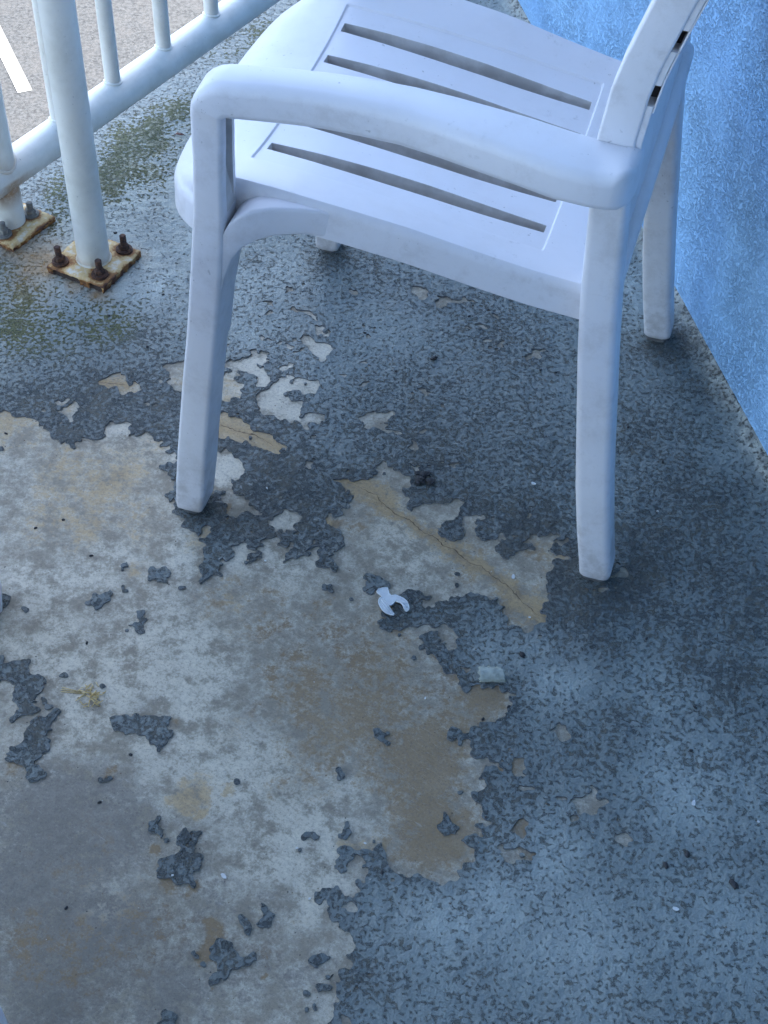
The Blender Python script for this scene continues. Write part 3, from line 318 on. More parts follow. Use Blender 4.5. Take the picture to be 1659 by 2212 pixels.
def marching(F, xs, ys):
    """polygons of F>0.5 on a grid; returns verts, polygon list arrays grouped by size, boundary segments"""
    ny, nx = F.shape; ins = F > .5
    c = [ins[:-1, :-1], ins[:-1, 1:], ins[1:, 1:], ins[1:, :-1]]
    code = c[0]*1+c[1]*2+c[2]*4+c[3]*8
    I, J = np.meshgrid(np.arange(ny-1), np.arange(nx-1), indexing='ij')
    NC = ny*nx; NH = ny*(nx-1)
    cid = lambda i, j: i*nx+j
    hid = lambda i, j: NC+i*(nx-1)+j
    vid = lambda i, j: NC+NH+i*nx+j
    polys = []; segs = []; 
    for k in range(1, 16):
        sel = code == k
        if not sel.any(): continue
        i, j = I[sel], J[sel]; corner = [cid(i, j), cid(i, j+1), cid(i+1, j+1), cid(i+1, j)]; edge = [hid(i, j), vid(i, j+1), hid(i+1, j), vid(i, j)]
        b = [bool(k >> q & 1) for q in range(4)]; ring = []; isedge = []
        for q in range(4):
            if b[q]: ring.append(corner[q]); isedge.append(0)
            if b[q] != b[(q+1) % 4]: ring.append(edge[q]); isedge.append(1 if b[q] else 2)
        polys.append((np.stack(ring, 1), i, j))
        m = len(ring)
        for q in range(m):
            if isedge[q] == 1 and isedge[(q+1) % m] == 2: segs.append(np.stack([ring[q], ring[(q+1) % m], i, j], 1))
    V = np.zeros((NC+NH+(ny-1)*nx, 2)); XX, YY = np.meshgrid(xs, ys); V[:NC, 0] = XX.ravel(); V[:NC, 1] = YY.ravel()
    a, b_ = F[:, :-1], F[:, 1:]; t = np.clip((.5-a)/np.where(np.abs(b_-a) < 1e-9, 1, b_-a), .04, .96)
    V[NC:NC+NH, 0] = (XX[:, :-1]+t*(XX[:, 1:]-XX[:, :-1])).ravel(); V[NC:NC+NH, 1] = YY[:, :-1].ravel()
    a, b_ = F[:-1], F[1:]; t = np.clip((.5-a)/np.where(np.abs(b_-a) < 1e-9, 1, b_-a), .04, .96)
    V[NC+NH:, 0] = XX[:-1].ravel(); V[NC+NH:, 1] = (YY[:-1]+t*(YY[1:]-YY[:-1])).ravel()
    return V, polys, (np.concatenate(segs) if segs else np.zeros((0, 4), int)), code
def components(mask):
    """4-connected labels by run-length union-find"""
    lab = np.zeros(mask.shape, np.int32); parent = [0]; prev = []
    def find(a):
        while parent[a] != a: parent[a] = parent[parent[a]]; a = parent[a]
        return a
    for r in range(mask.shape[0]):
        row = mask[r].astype(np.int8); d = np.diff(np.concatenate([[0], row, [0]])); s = np.nonzero(d == 1)[0]; e = np.nonzero(d == -1)[0]; cur = []; p = 0
        for a, b in zip(s, e):
            l = 0
            for (pa, pb, pl) in prev:
                if pa < b and pb > a:
                    q = find(pl)
                    if l == 0: l = q
                    elif q != l: parent[max(q, l)] = min(q, l); l = min(q, l)
            if l == 0: parent.append(len(parent)); l = len(parent)-1
            cur.append((a, b, l)); lab[r, a:b] = l
        prev = cur
    root = np.array([find(i) for i in range(len(parent))]); return root[lab]
H = .0023
xs = np.arange(-.95, .62, H); ys = np.arange(.22, 2.95, H); X, Y = np.meshgrid(xs, ys)
dslab = -((X-SE_P[0])*SE_N[0]+(Y-SE_P[1])*SE_N[1]); dwall = -((X-WL_P[0])*WL_N[0]+(Y-WL_P[1])*WL_N[1])
wx = X+.020*(fbm(X, Y, 75, 3, 1)-.5)+.008*(vnoise(X, Y, 240, 3)-.5)+.008*(vnoise(X, Y, 420, 13)-.5); wy = Y+.020*(fbm(X, Y, 75, 3, 2)-.5)+.008*(vnoise(X, Y, 240, 4)-.5)+.008*(vnoise(X, Y, 420, 14)-.5)
bare = np.zeros(X.shape, bool)
for p in BARE: bare |= inside_poly(wx, wy, p)
isl = np.zeros(X.shape, bool)
for p in ISLANDS: isl |= inside_poly(wx, wy, p)
for p in HOLES: isl &= ~inside_poly(wx, wy, p)
nb = fbm(X, Y, 120, 2, 31)*.6+fbm(X, Y, 22, 2, 35)*.4
bb_ = bigblur(bare.astype(float), 22)
tiny = (nb > .725) & ~bare & (bb_ > .03); tisl = (nb < .235) & bare & (bb_ < .97) 
bare = (bare | tiny) & ~isl & ~tisl
F = blur((~bare).astype(float), 1); edge_near = 1-bigblur((~bare).astype(float), 3)
cut = lambda d: np.clip(.5+d/(4*H), 0, 1)
dom = np.minimum(cut(dslab-.001), cut(dwall+.004)); F = np.minimum(F, dom)
F = np.where(np.abs(F-.5) < 1e-3, .501, F)
m_dirt_shade = blobs(X, Y, DIRT_SHADE, 41); m_light = blobs(X, Y, LIGHT, 43); m_moss = blobs(X, Y, MOSS, 45); m_rust = blobs(X, Y, RUST, 47)
edge_far = 1-bigblur((~bare).astype(float), 12); m_dirt_shade = np.clip(m_dirt_shade+edge_far*.6*(dwall > .03), 0, 1.1)
m_moss = np.clip(m_moss, 0, 1); m_light = np.clip(m_light*(1-np.clip(edge_far*2, 0, 1)), 0, 1)
seal = np.clip(1-(dwall-.004+.022*(fbm(X, Y, 25, 3, 51)-.5))/.016, 0, 1); seal = np.clip(seal*1.6, 0, 1)
blot = fbm(X, Y, 95, 3, 61); Z = .0016+.0011*(fbm(X, Y, 14, 3, 53)-.5)*2+.0016*(np.clip(blot, .35, .65)-.5)*(.4+m_dirt_shade)
Z = Z+np.clip(edge_near*2-.1, 0, 1)*(.0015-.0009*np.clip(edge_far*1.6, 0, 1))*(fbm(X, Y, 35, 2, 71)*1.6)+np.clip(.03-dwall, 0, .03)**1.5*2.2; Z = np.maximum(Z, .0009)
lab = components(F > .5)
V2, polys, segs, code = marching(F, xs, ys)
def samp(A, P):
    fx = np.clip((P[:, 0]-xs[0])/H, 0, len(xs)-1.001); fy = np.clip((P[:, 1]-ys[0])/H, 0, len(ys)-1.001); i = fy.astype(int); j = fx.astype(int); u = fx-j; v = fy-i
    return (A[i, j]*(1-u)+A[i, j+1]*u)*(1-v)+(A[i+1, j]*(1-u)+A[i+1, j+1]*u)*v
def poly_label(i, j):
    return np.maximum(np.maximum(lab[i, j], lab[i, j+1]), np.maximum(lab[i+1, j], lab[i+1, j+1]))
floor = None
def build_piece(name, want, parent):
    cnts = []; flat = []
    for ring, i, j in polys:
        k = want[poly_label(i, j)]
        if k.any(): flat.append(ring[k].ravel()); cnts.append(np.full(k.sum(), ring.shape[1]))
    flat = np.concatenate(flat); cnts = np.concatenate(cnts)
    s = segs[want[poly_label(segs[:, 2], segs[:, 3])]]
    used = np.unique(flat); mp = np.zeros(len(V2), np.int64); mp[used] = np.arange(len(used)); P = V2[used]; z = samp(Z, P)
    tv = np.column_stack([P, z]); att = np.column_stack([samp(m_dirt_shade, P), samp(m_light, P), samp(m_moss, P), np.clip(samp(m_rust, P), 0, 1)])
    att2 = np.column_stack([np.clip(samp(edge_near, P)*1.2, 0, 1), samp(seal, P), P[:, 0]*0, P[:, 0]*0+1])
    a, b = mp[s[:, 0]], mp[s[:, 1]]; n0 = len(tv); ns = len(s)
    top = np.concatenate([tv[a], tv[b]]); bot = top.copy(); bot[:, 2] = -.0004; ctr = 0
    walls = np.column_stack([n0+np.arange(ns), n0+np.arange(ns)+ns, n0+np.arange(ns)+3*ns, n0+np.arange(ns)+2*ns])[:, ::-1]
    Vv = np.concatenate([tv, top, bot]); A1 = np.concatenate([att, np.zeros((4*ns, 4))]); A2 = np.concatenate([att2, np.zeros((4*ns, 4))])
    ff = np.concatenate([mp[flat], walls.ravel()]); cc = np.concatenate([cnts, np.full(ns, 4)]); mi = np.concatenate([np.zeros(len(cnts)), np.ones(ns)])
    return mesh_np(name, Vv, ff, cc, [M_COAT, M_EDGE], parent, matidx=mi, smooth=mi == 0, attr={'masks': A1, 'masks2': A2})
# slab
def prism(bm, pts, z0, z1):
    a = [bm.verts.new((x, y, z0)) for x, y in pts]; b = [bm.verts.new((x, y, z1)) for x, y in pts]; n = len(pts)
    bm.faces.new(a[::-1]); bm.faces.new(b)
    for k in range(n): bm.faces.new((a[k], a[(k+1) % n], b[(k+1) % n], b[k]))
SD = np.array((.5135, .858))
def on(P, D, t, N=None, o=0.): q = P+D*t+(N*o if N is not None else 0); return (float(q[0]), float(q[1]))
# the two lines meet beyond the top of the picture
A_ = np.column_stack([SD, -WD]); tt = np.linalg.solve(A_, WL_P-SE_P); CORNER = SE_P+SD*tt[0]
bm = bmesh.new(); prism(bm, [tuple(CORNER), on(SE_P, SD, -4.2), (-2.4, -3.0), on(WL_P, WD, -4.6)], -.20, -.004)
floor = bm_obj('balcony_floor', bm, M_SLAB, None, 30); tag(floor, kind='structure')
# bare concrete sheet (5 mm grid) with stain masks
HC = .005; cx = np.arange(xs[0], xs[-1]+HC, HC); cy = np.arange(ys[0], ys[-1]+HC, HC); CX, CY = np.meshgrid(cx, cy)
cdom = np.minimum(np.clip(.5+(-((CX-SE_P[0])*SE_N[0]+(CY-SE_P[1])*SE_N[1])-.001)/(4*HC), 0, 1), np.clip(.5+(-((CX-WL_P[0])*WL_N[0]+(CY-WL_P[1])*WL_N[1])+.004)/(4*HC), 0, 1))
cdom = np.where(np.abs(cdom-.5) < 1e-3, .501, cdom)
Vc, pc, sc_, _ = marching(cdom, cx, cy)
flat = np.concatenate([r.ravel() for r, i, j in pc]); cnts = np.concatenate([np.full(len(r), r.shape[1]) for r, i, j in pc]); used = np.unique(flat); mp = np.zeros(len(Vc), np.int64); mp[used] = np.arange(len(used)); P = Vc[used]
def segdist(P, line):
    L = np.asarray(line, float)/1000.; d = np.full(len(P), 9.)
    wP = P+.006*np.column_stack([fbm(P[:, 0], P[:, 1], 60, 2, 81)-.5, fbm(P[:, 0], P[:, 1], 60, 2, 82)-.5])
    for a, b in zip(L[:-1], L[1:]):
        t = np.clip(((wP-a)@(b-a))/((b-a)@(b-a)+1e-12), 0, 1); d = np.minimum(d, np.linalg.norm(wP-(a+t[:, None]*(b-a)), axis=1))
    return d
dc = np.min([segdist(P, l) for l in CRACKS], axis=0)
px, py = P[:, 0], P[:, 1]; mo = np.clip(blobs(px, py, OCHRE, 95)+.55*np.exp(-(dc/.020)**2), 0, 1)
att = np.column_stack([np.clip(blobs(px, py, BROWN, 91)+.9*np.exp(-(dc/.009)**2), 0, 1.3), mo, blobs(px, py, PALE, 93), blobs(px, py, GREY, 97)])
conc = mesh_np('bare_concrete', np.column_stack([P, np.zeros(len(P))]), mp[flat], cnts, [M_CONC], floor, attr={'masks': att, 'masks2': np.column_stack([px*0]*3+[px*0+1])})
# crack lines as thin dark channels of their own, sunk ribs just proud of the sheet
M_CRACK = mat_simple('crack_brown', (.07, .045, .03), (.20, .13, .08), 60, .95)  # brown tones of the hairline cracks
for l in CRACKS:
    L = [Vector((a/1000., b/1000., .0004)) for a, b in l]; pts = []
    for a, b in zip(L[:-1], L[1:]):
        n = max(2, int((b-a).length/.003))
        for k in range(n): pts.append(a.lerp(b, k/n))
    bm = bmesh.new(); vv = []
    for i, p in enumerate(pts):
        t = (pts[min(i+1, len(pts)-1)]-pts[max(0, i-1)]).normalized(); nrm = Vector((-t.y, t.x, 0)); wd = (.0002+.0005*rnd.random()**2)*(.5+.8*math.sin(math.pi*i/len(pts)))
        q = p+nrm*(rnd.random()-.5)*.0022; vv.append((bm.verts.new(q-nrm*wd), bm.verts.new(q+Vector((0, 0, -.0001))), bm.verts.new(q+nrm*wd)))
    for a, b in zip(vv[:-1], vv[1:]):
        bm.faces.new((a[0], a[1], b[1], b[0])); bm.faces.new((a[1], a[2], b[2], b[1]))
    bm_obj('hairline_crack', bm, M_CRACK, floor, None)
# coating: main sheet, flakes one by one, the crumbs too small to pick apart together
ids, num = np.unique(lab[lab > 0], return_counts=True); main_id = ids[np.argmax(num)]; mx = lab.max()+1
want = np.zeros(mx, bool); want[main_id] = True; build_piece('deck_coating', want, floor)
order = sorted([(n, i) for i, n in zip(ids, num) if i != main_id], reverse=True)
small = np.zeros(mx, bool)
for n, i in order:
    if n >= 14 and n > 0:
        want = np.zeros(mx, bool); want[i] = True; build_piece('coating_flake', want, floor)
    else: small[i] = True
if small.any(): tag(build_piece('coating_crumbs', small, floor), kind='stuff')
# coating beyond the finely built area
gx0, gx1, gy0, gy1 = xs[0], xs[-1], ys[0], ys[-1]
bm = bmesh.new(); far_l = on(SE_P, SD, -4.2)
def halfclip(poly, P0, N):
    out = []
    for a, b in zip(poly, poly[1:]+poly[:1]):
        da = (a[0]-P0[0])*N[0]+(a[1]-P0[1])*N[1]; db = (b[0]-P0[0])*N[0]+(b[1]-P0[1])*N[1]
        if da <= 0: out.append(a)
        if (da < 0) != (db < 0) and da != db: t = da/(da-db); out.append((a[0]+t*(b[0]-a[0]), a[1]+t*(b[1]-a[1])))
    return out
for r in ((-3, gx0, -3, 4), (gx1, 2.0, -3, 4), (gx0, gx1, -3, gy0), (gx0, gx1, gy1, 4)):
    pl = [(r[0], r[2]), (r[1], r[2]), (r[1], r[3]), (r[0], r[3])]; pl = halfclip(pl, SE_P, SE_N); pl = halfclip(pl, WL_P, WL_N) if len(pl) > 2 else pl
    pl = halfclip(pl, (-2.4, 0), (-1, 0)) if len(pl) > 2 else pl
    if len(pl) > 2: prism(bm, pl, -.002, .0021)
o = bm_obj('deck_coating', bm, M_COAT, floor, 30)
# ---------------------------------------------------------------- ground, line, building
bm = bmesh.new(); bmesh.ops.create_grid(bm, x_segments=1, y_segments=1, size=150); bmesh.ops.translate(bm, verts=bm.verts, vec=(0, 0, -3.6)); g = bm_obj('parking_lot', bm, M_ASPH); tag(g, kind='structure')
a0, a1 = Vector((-2.30, 7.95, 0)), Vector((-3.55, 10.6, 0)); dd = (a1-a0).normalized(); nn = Vector((-dd.y, dd.x, 0))*.044
bm = bmesh.new()
for k in range(1):
    bm.faces.new([bm.verts.new(p+Vector((0, 0, -3.596))) for p in (a0-nn, a0+nn, a1+nn, a1-nn)])
o = bm_obj('parking_line', bm, M_LINE); tag(o, kind='structure')
LINE_OBJ = o
bm = bmesh.new(); WT = CORNER+WD*.05
prism(bm, [on(WL_P, WD, -4.6), (float(WT[0]), float(WT[1])), (float(WT[0]+6), float(WT[1]+1.2)), on(WL_P, WD, -4.6, WL_N, 6.)], -3.6, 2.95)
wall = bm_obj('stucco_wall', bm, M_STUCCO, None, 30); tag(wall, 'rough light blue stucco wall rising behind the white chair', 'wall')
bm = bmesh.new(); prism(bm, [tuple(CORNER+SE_N*.02), on(SE_P, SD, -4.2, SE_N, .02), (-2.4, -3.0), on(WL_P, WD, -4.6)], 2.75, 2.92)
bm2 = bmesh.new(); e0 = on(WL_P, WD, -3.0); prism(bm2, [e0, (e0[0]-3.2, e0[1]-.80), (e0[0]-3.17, e0[1]-.92), (e0[0]+.03, e0[1]-.12)], .003, 2.75)
ew = bm_obj('sky_blocker_wall', bm2, M_CEIL, None, 30); tag(ew, 'plain pale unseen wall added behind the viewer to block horizon light', 'wall')  # added out of view to keep low sky light off the chair's near sides
ceil = bm_obj('ceiling', bm, M_CEIL, None, 30); tag(ceil, kind='structure')
# ---------------------------------------------------------------- railing and pillar
RC, RD, RN = Vector((-.5931, 1.8489, 0)), Vector((.5135, .858, 0)), Vector((-.858, .5135, 0)); RZ = .094
def masks_pipe(o, fn):
    me = o.data; at = me.attributes.new('masks', 'FLOAT_COLOR', 'POINT')
    for i, v in enumerate(me.vertices): at.data[i].color = (fn(v.co), 0, 0, 1)
def ringed(bm, p0, p1, r, steps, n=28):
    p0, p1 = Vector(p0), Vector(p1); d = (p1-p0).normalized(); a = d.orthogonal().normalized(); b = d.cross(a)
    loft(bm, [[p0.lerp(p1, i/steps)+(a*math.cos(2*math.pi*k/n)+b*math.sin(2*math.pi*k/n))*r for k in range(n)] for i in range(steps+1)])
rail = empty('railing', RC); tag(rail, 'white tubular metal railing with round balusters along the balcony edge', 'railing')
def R_(bm, name, mat=M_PIPE, sharp=40):
    o = bm_obj(name, bm, mat, rail, sharp); o.matrix_parent_inverse = Matrix.Translation(-RC); return o
bm = bmesh.new(); ringed(bm, RC-RD*2.4+Vector((0, 0, RZ)), RC+RD*1.24+Vector((0, 0, RZ)), .0278, 120, 32); o = R_(bm, 'bottom_rail')
masks_pipe(o, lambda c: max(0, 1-abs((c-RC).dot(RD))/.05)*(.9 if c.z < RZ else .25))
bm = bmesh.new(); ringed(bm, RC-RD*2.4+Vector((0, 0, 1.07)), RC+RD*1.24+Vector((0, 0, 1.07)), .0241, 2, 24); o = R_(bm, 'top_rail'); masks_pipe(o, lambda c: 0)
B0 = Vector((-.4495, 2.056, 0)); t0 = (B0-RC).dot(RD)+.013; sp = .1290
def weld_collar(bm, p, r, R=.0023, n=24):
    # bead following the saddle where the tube meets the rail
    pts = []
    for k in range(n):
        a = 2*math.pi*k/n; u = r*math.cos(a); v = r*math.sin(a); z = math.sqrt(max(.0278**2-v*v, 0)); pts.append(p+RD*u*1.04+RN*v*1.04+Vector((0, 0, z+.0012)))
    rings = []
    for k in range(n):
        t = (pts[(k+1) % n]-pts[k-1]).normalized(); out = (pts[k]-p-Vector((0, 0, .02))); out = (out-t*out.dot(t)).normalized(); b2 = t.cross(out)
        rings.append([pts[k]+(out*math.cos(q*math.pi/3)+b2*math.sin(q*math.pi/3))*R for q in range(6)])
    loft(bm, rings, close=True)
for k in range(-16, 8):
    s = t0+k*sp
    if abs(s) < .05 or s > 1.2 or s < -2.35: continue
    p = RC+RD*s; bm = bmesh.new(); ringed(bm, p+Vector((0, 0, RZ+.018)), p+Vector((0, 0, 1.05)), .0125, 1, 24); weld_collar(bm, p+Vector((0, 0, RZ)), .0125)
    o = R_(bm, 'baluster'); masks_pipe(o, lambda c: max(0, 1-(c.z-RZ-.014)/.012)*.22 if c.z < .13 else 0)
bm = bmesh.new(); ringed(bm, RC+Vector((0, 0, RZ)), RC+Vector((0, 0, 1.05)), .0241, 60, 28); weld_collar(bm, RC+Vector((0, 0, RZ)), .0235, .003); o = R_(bm, 'post'); masks_pipe(o, lambda c: max(0, 1-(c.z-RZ-.01)/.035)*.55)
bm = bmesh.new(); ringed(bm, RC+Vector((0, 0, .008)), RC+Vector((0, 0, RZ)), .0241, 12, 28); o = R_(bm, 'post_stub'); masks_pipe(o, lambda c: max(0, 1-abs(c.z-.075)/.03)*1.0)
def plate(center, ang, half, th, parent, seedv, bolts, cav):
    n = 34; bm = bmesh.new(); ca, sa = math.cos(ang), math.sin(ang); layers = []
    def W(u, v, z): return Vector((center[0]+u*ca-v*sa, center[1]+u*sa+v*ca, z))
    def hz(u, v): return .0004*math.sin(u*90+seedv)+.0005*math.sin(v*70+seedv*2)
    att = []; grid = {}
    def edgej(t): return .0005*math.sin(t*2.3+seedv)+.0005*math.sin(t*5.1+seedv)
    for i in range(n+1):
        for j in range(n+1):
            u, v = (i/n*2-1)*half, (j/n*2-1)*half; du = half-abs(u); dv = half-abs(v); e = min(du, dv); z = th-.0022*max(0, 1-e/.006)**2+hz(u, v)
            if i in (0, n): u += edgej(j)
            if j in (0, n): v += edgej(i+9)
            grid[i, j] = bm.verts.new(W(u, v, z))
            rr = 0
            for b in bolts: rr = max(rr, .95*math.exp(-((u-b[0])**2+(v-b[1])**2)/(.017**2)))
            rr = max(rr, .5*math.exp(-max(0, math.hypot(u, v)-.024)/.006), .75*math.exp(-e/.005)*(.35+.65*(0.5+.5*math.sin(u*60+v*45+seedv)))); att.append((rr, 0))
    for i in range(n):
        for j in range(n): bm.faces.new((grid[i, j], grid[i+1, j], grid[i+1, j+1], grid[i, j+1]))
    loop = [(i, 0) for i in range(n)]+[(n, j) for j in range(n)]+[(i, n) for i in range(n, 0, -1)]+[(0, j) for j in range(n, 0, -1)]
    prev = [grid[q] for q in loop]; L = len(loop)
    for lv in range(1, 6):
        cur = []
        for k, (i, j) in enumerate(loop):
            u, v = (i/n*2-1)*half, (j/n*2-1)*half; f = lv/5; c = cav(u, v); ins = .006*c*math.sin(math.pi*min(f*1.1, 1)); sx = (-1 if i == 0 else 1 if i == n else 0); sy = (-1 if j == 0 else 1 if j == n else 0)
            j2 = edgej(j) if i in (0, n) else 0; j3 = edgej(i+9) if j in (0, n) else 0
            z0 = th-.0022; z = z0*(1-f)-.001*f
            cur.append(bm.verts.new(W(u+j2-sx*ins+sx*.0008*math.sin(k*1.7+lv), v+j3-sy*ins+sy*.0008*math.sin(k*2.3+lv), z))); att.append((.35+.35*f+.12*math.sin(k*.9), c if 0 < lv < 5 else c*.4))
        for k in range(L): bm.faces.new((prev[k], prev[(k+1) % L], cur[(k+1) % L], cur[k]))
        prev = cur
    me_o = bm_obj('base_plate', bm, M_PLATE, parent, 50); at = me_o.data.attributes.new('masks', 'FLOAT_COLOR', 'POINT')
    for i, (r, d) in enumerate(att): at.data[i].color = (r, d, 0, 1)
    return me_o
def hexring(c, r, z, ph): return [Vector((c[0]+r*math.cos(ph+k*math.pi/3), c[1]+r*math.sin(ph+k*math.pi/3), z)) for k in range(6)]
def bolt(c, z, parent, dark, ph, hs=.024, lean=(0, 0)):
    mat = M_BOLT if dark else M_NUT
    bm = bmesh.new(); tube(bm, (c[0], c[1], z-.001), (c[0], c[1], z+.0022), .0125, 24); tube(bm, (c[0], c[1], z+.002), (c[0], c[1], z+.0032), .0105, 20)
    loft(bm, [hexring(c, .0078, z+.003, ph), hexring(c, .0082, z+.004, ph), hexring(c, .0080, z+.0095, ph), hexring(c, .0068, z+.0108, ph)])
    n = 14; rings = []
    for i in range(13):
        zz = z+.009+(hs-.009)*i/12; r = .0046+(.0005 if i % 2 else 0); r = r if i < 12 else .0036
        rings.append([Vector((c[0]+lean[0]*(zz-z)+r*math.cos(2*math.pi*k/n), c[1]+lean[1]*(zz-z)+r*math.sin(2*math.pi*k/n), zz)) for k in range(n)])
    loft(bm, rings); o = bm_obj('anchor_bolt', bm, mat, parent, 35); return o
def toloc(p, c, ang): d = (p[0]-c[0], p[1]-c[1]); return (d[0]*math.cos(ang)+d[1]*math.sin(ang), -d[0]*math.sin(ang)+d[1]*math.cos(ang))
# railing foot
b2 = [(-.5640, 1.868), (-.595, 1.815), (-.648, 1.842), (-.616, 1.892)]
pa = math.radians(59.2); pl = plate((RC.x, RC.y), pa, .049, .010, rail, 2.2, [toloc(b, RC, pa) for b in b2], lambda u, v: .3 if u < -.04 else 0); pl.matrix_parent_inverse = Matrix.Translation(-RC)
for i, b in enumerate(b2): o = bolt(b, .0105, rail, False, i*.7, .022); o.matrix_parent_inverse = Matrix.Translation(-RC)
# pillar
PC = Vector((-.449, 1.762, 0)); pil = empty('pillar', PC); tag(pil, 'thick round white steel pillar bolted to the floor on a rusted square plate', 'pillar')
bm = bmesh.new(); ringed(bm, PC+Vector((0, 0, .010)), PC+Vector((0, 0, 2.75)), .0241, 160, 36); weld = bmesh.new()
o = bm_obj('pole', bm, M_PIPE, pil, 40); o.matrix_parent_inverse = Matrix.Translation(-PC); masks_pipe(o, lambda c: max(0, 1-(c.z-.01)/.012)*.6)
n = 30; rings = []
for k in range(n):
    a = 2*math.pi*k/n; q = Vector((math.cos(a), math.sin(a), 0)); rings.append([PC+q*(.0247+.0022*math.cos(t*math.pi/3))+Vector((0, 0, .0148+.002*math.sin(t*math.pi/3))) for t in range(6)])
loft(weld, rings, close=True); o = bm_obj('weld_bead', weld, M_PLATE, pil, 60); o.matrix_parent_inverse = Matrix.Translation(-PC)
pa = math.radians(64.5-90); b1 = [(-.4965, 1.748), (-.4065, 1.783), (-.4335, 1.722), (-.4690, 1.806)]
def cav(u, v): return 1. if (v < -.047 and (-.040 < u < .006 or .026 < u < .045)) else .15 if v < -.047 else 0
pl = plate((PC.x, PC.y), pa, .0505, .0145, pil, .7, [toloc(b, PC, pa) for b in b1], cav); pl.matrix_parent_inverse = Matrix.Translation(-PC)
for i, b in enumerate(b1): o = bolt(b, .015, pil, True, .3+i*.9, .027, (-.08, .05) if i == 0 else (0, 0)); o.matrix_parent_inverse = Matrix.Translation(-PC)
# ---------------------------------------------------------------- chair
def make_chair():
    root = empty('plastic_chair', (0, 0, 0))
    yo = lambda z: .305-.05*z
    # front leg stations z, x_front, x_rear
    ZA_ = [.007, .012, .02, .06, .11, .21, .30, .387, .43, .46]; XF = [.272, .2755, .276, .2735, .2685, .2570, .2455, .2365, .2325, .2295]; XR = [.245, .2405, .239, .235, .231, .220, .2095, .200, .1965, .195]
    def leg_sec(z, s):
        f = interp(z, ZA_, XF); r = interp(z, ZA_, XR); y1 = yo(z); y0 = y1-.044-.007*min(z/.1, 1)+.004*min(max((z-.43)/.03,0),1); k = .004 if z < .0075 else 0
        return [(p[0], s*p[1], z) for p in rrect(r+k*0, f, y0+k, y1-k, .0055, 4)]
    for s in (1, -1):
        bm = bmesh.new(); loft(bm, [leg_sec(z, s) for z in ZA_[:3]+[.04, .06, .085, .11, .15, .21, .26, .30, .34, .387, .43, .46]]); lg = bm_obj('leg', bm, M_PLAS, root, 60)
        bm = bmesh.new(); loft(bm, [[(p[0], s*p[1], z) for p in rrect(.2475, .2695, .2665, .2995, .006, 3)] for z in (.0018, .0072)]); bm_obj('foot_pad', bm, M_PAD, lg, 60)
    # armrest: rises from the leg, bends and runs back
    path = []   # (x, z, half thickness) centre line in the XZ plane
    path += [(.21225, .4601, .01725), (.2115, .49, .0165), (.2105, .52, .0163), (.2098, .548, .0170)]
    for a in (8, 20, 32, 45, 58, 70, 82): r = .0235; path.append((.2098-r+r*math.cos(math.radians(a)), .5745+r*math.sin(math.radians(a)), .0170+.0035*a/82))
    for x, z in ((.160, .5990), (.125, .6000), (.09, .6005), (.05, .6000), (.01, .5985), (-.03, .5970), (-.07, .5950), (-.11, .5925), (-.15, .5890), (-.18, .5870), (-.20, .5860)): path.append((x, z, .0203))
    YO = lambda x: interp(x, [-.22, -.20, -.16, -.10, -.05, 0, .05, .10, .15, .2, .23], [.278, .292, .296, .287, .279, .269, .269, .2695, .275, .2795, .2785])
    YI = lambda x: interp(x, [-.22, -.18, -.10, 0, .05, .10, .15, .19, .21], [.233, .231, .223, .2165, .2195, .2235, .2290, .2345, .2360])
    for s in (1, -1):
        bm = bmesh.new(); rings = []
        for i, (x, z, h) in enumerate(path):
            a, b = path[max(i-1, 0)], path[min(i+1, len(path)-1)]; t = Vector((b[0]-a[0], 0, b[1]-a[1])).normalized(); 
            if i == 0: t = Vector((0, 0, 1))
            nrm = Vector((-t.z, 0, t.x)); 
            if nrm.x < 0 and i < 4: nrm = -nrm
            nrm = Vector((t.z, 0, -t.x))         # outward: front while rising, up while running back
            horiz = abs(t.x); ring = []
            y1 = YO(x) if i > 4 else yo(z); y0 = YI(x) if i > 4 else interp(z, [.46, .55], [.235, .236])
            crown = .0045*horiz
            rr_ = rrect(-h, h, y0, y1, .0055 if i < 4 else .0095*horiz+.0055*(1-horiz), 5); dn = (0 if i == 0 else .004 if i == 1 else .011)
            rr_ = rr_[:12]+[(-h, y1-.0125*0-.0135 if 0 else y1-.0128), (-h+dn, y1-.0142), (-h+dn, y0+.0122), (-h, y0+.0112)]+rr_[12:]
            for (u, v) in rr_:
                if u > 0: 
                    q = (v-y0)/(y1-y0); u += crown*(math.sin(math.pi*min(max(q, 0), 1)))-.004*horiz*max(0, q-.5)*2
                ring.append((x+nrm.x*u, s*v, z+nrm.z*u))
            rings.append(ring)
        # rounded rear end
        x0, z0, h0 = path[-1]; y1, y0 = YO(x0), YI(x0)
        for a in (25, 45, 62, 76, 86):
            c, sn = math.cos(math.radians(a)), math.sin(math.radians(a)); q5 = rrect(-h0, h0, y0, y1, .0095, 5); q5 = q5[:12]+[(-h0, y1-.0128), (-h0+.001, y1-.0142), (-h0+.001, y0+.0122), (-h0, y0+.0112)]+q5[12:]; rings.append([(x0-.021*sn, s*v, z0+u) for (u, v) in [(uu*(.80+.2*c)+(0.0035 if uu > 0 else 0)*c, y0+(vv-y0)*(.30+.70*c)) for uu, vv in q5]])
        rs = loft(bm, rings); hol = {}
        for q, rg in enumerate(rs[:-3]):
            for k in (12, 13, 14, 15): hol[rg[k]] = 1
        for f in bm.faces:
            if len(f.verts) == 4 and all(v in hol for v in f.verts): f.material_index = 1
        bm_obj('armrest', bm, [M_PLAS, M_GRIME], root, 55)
    # rear leg, running up as the side of the back
    ZB_ = [.007, .012, .02, .08, .15, .22, .29, .34, .40, .44, .51, .56, .613, .66, .69, .73, .76, .82, .87]
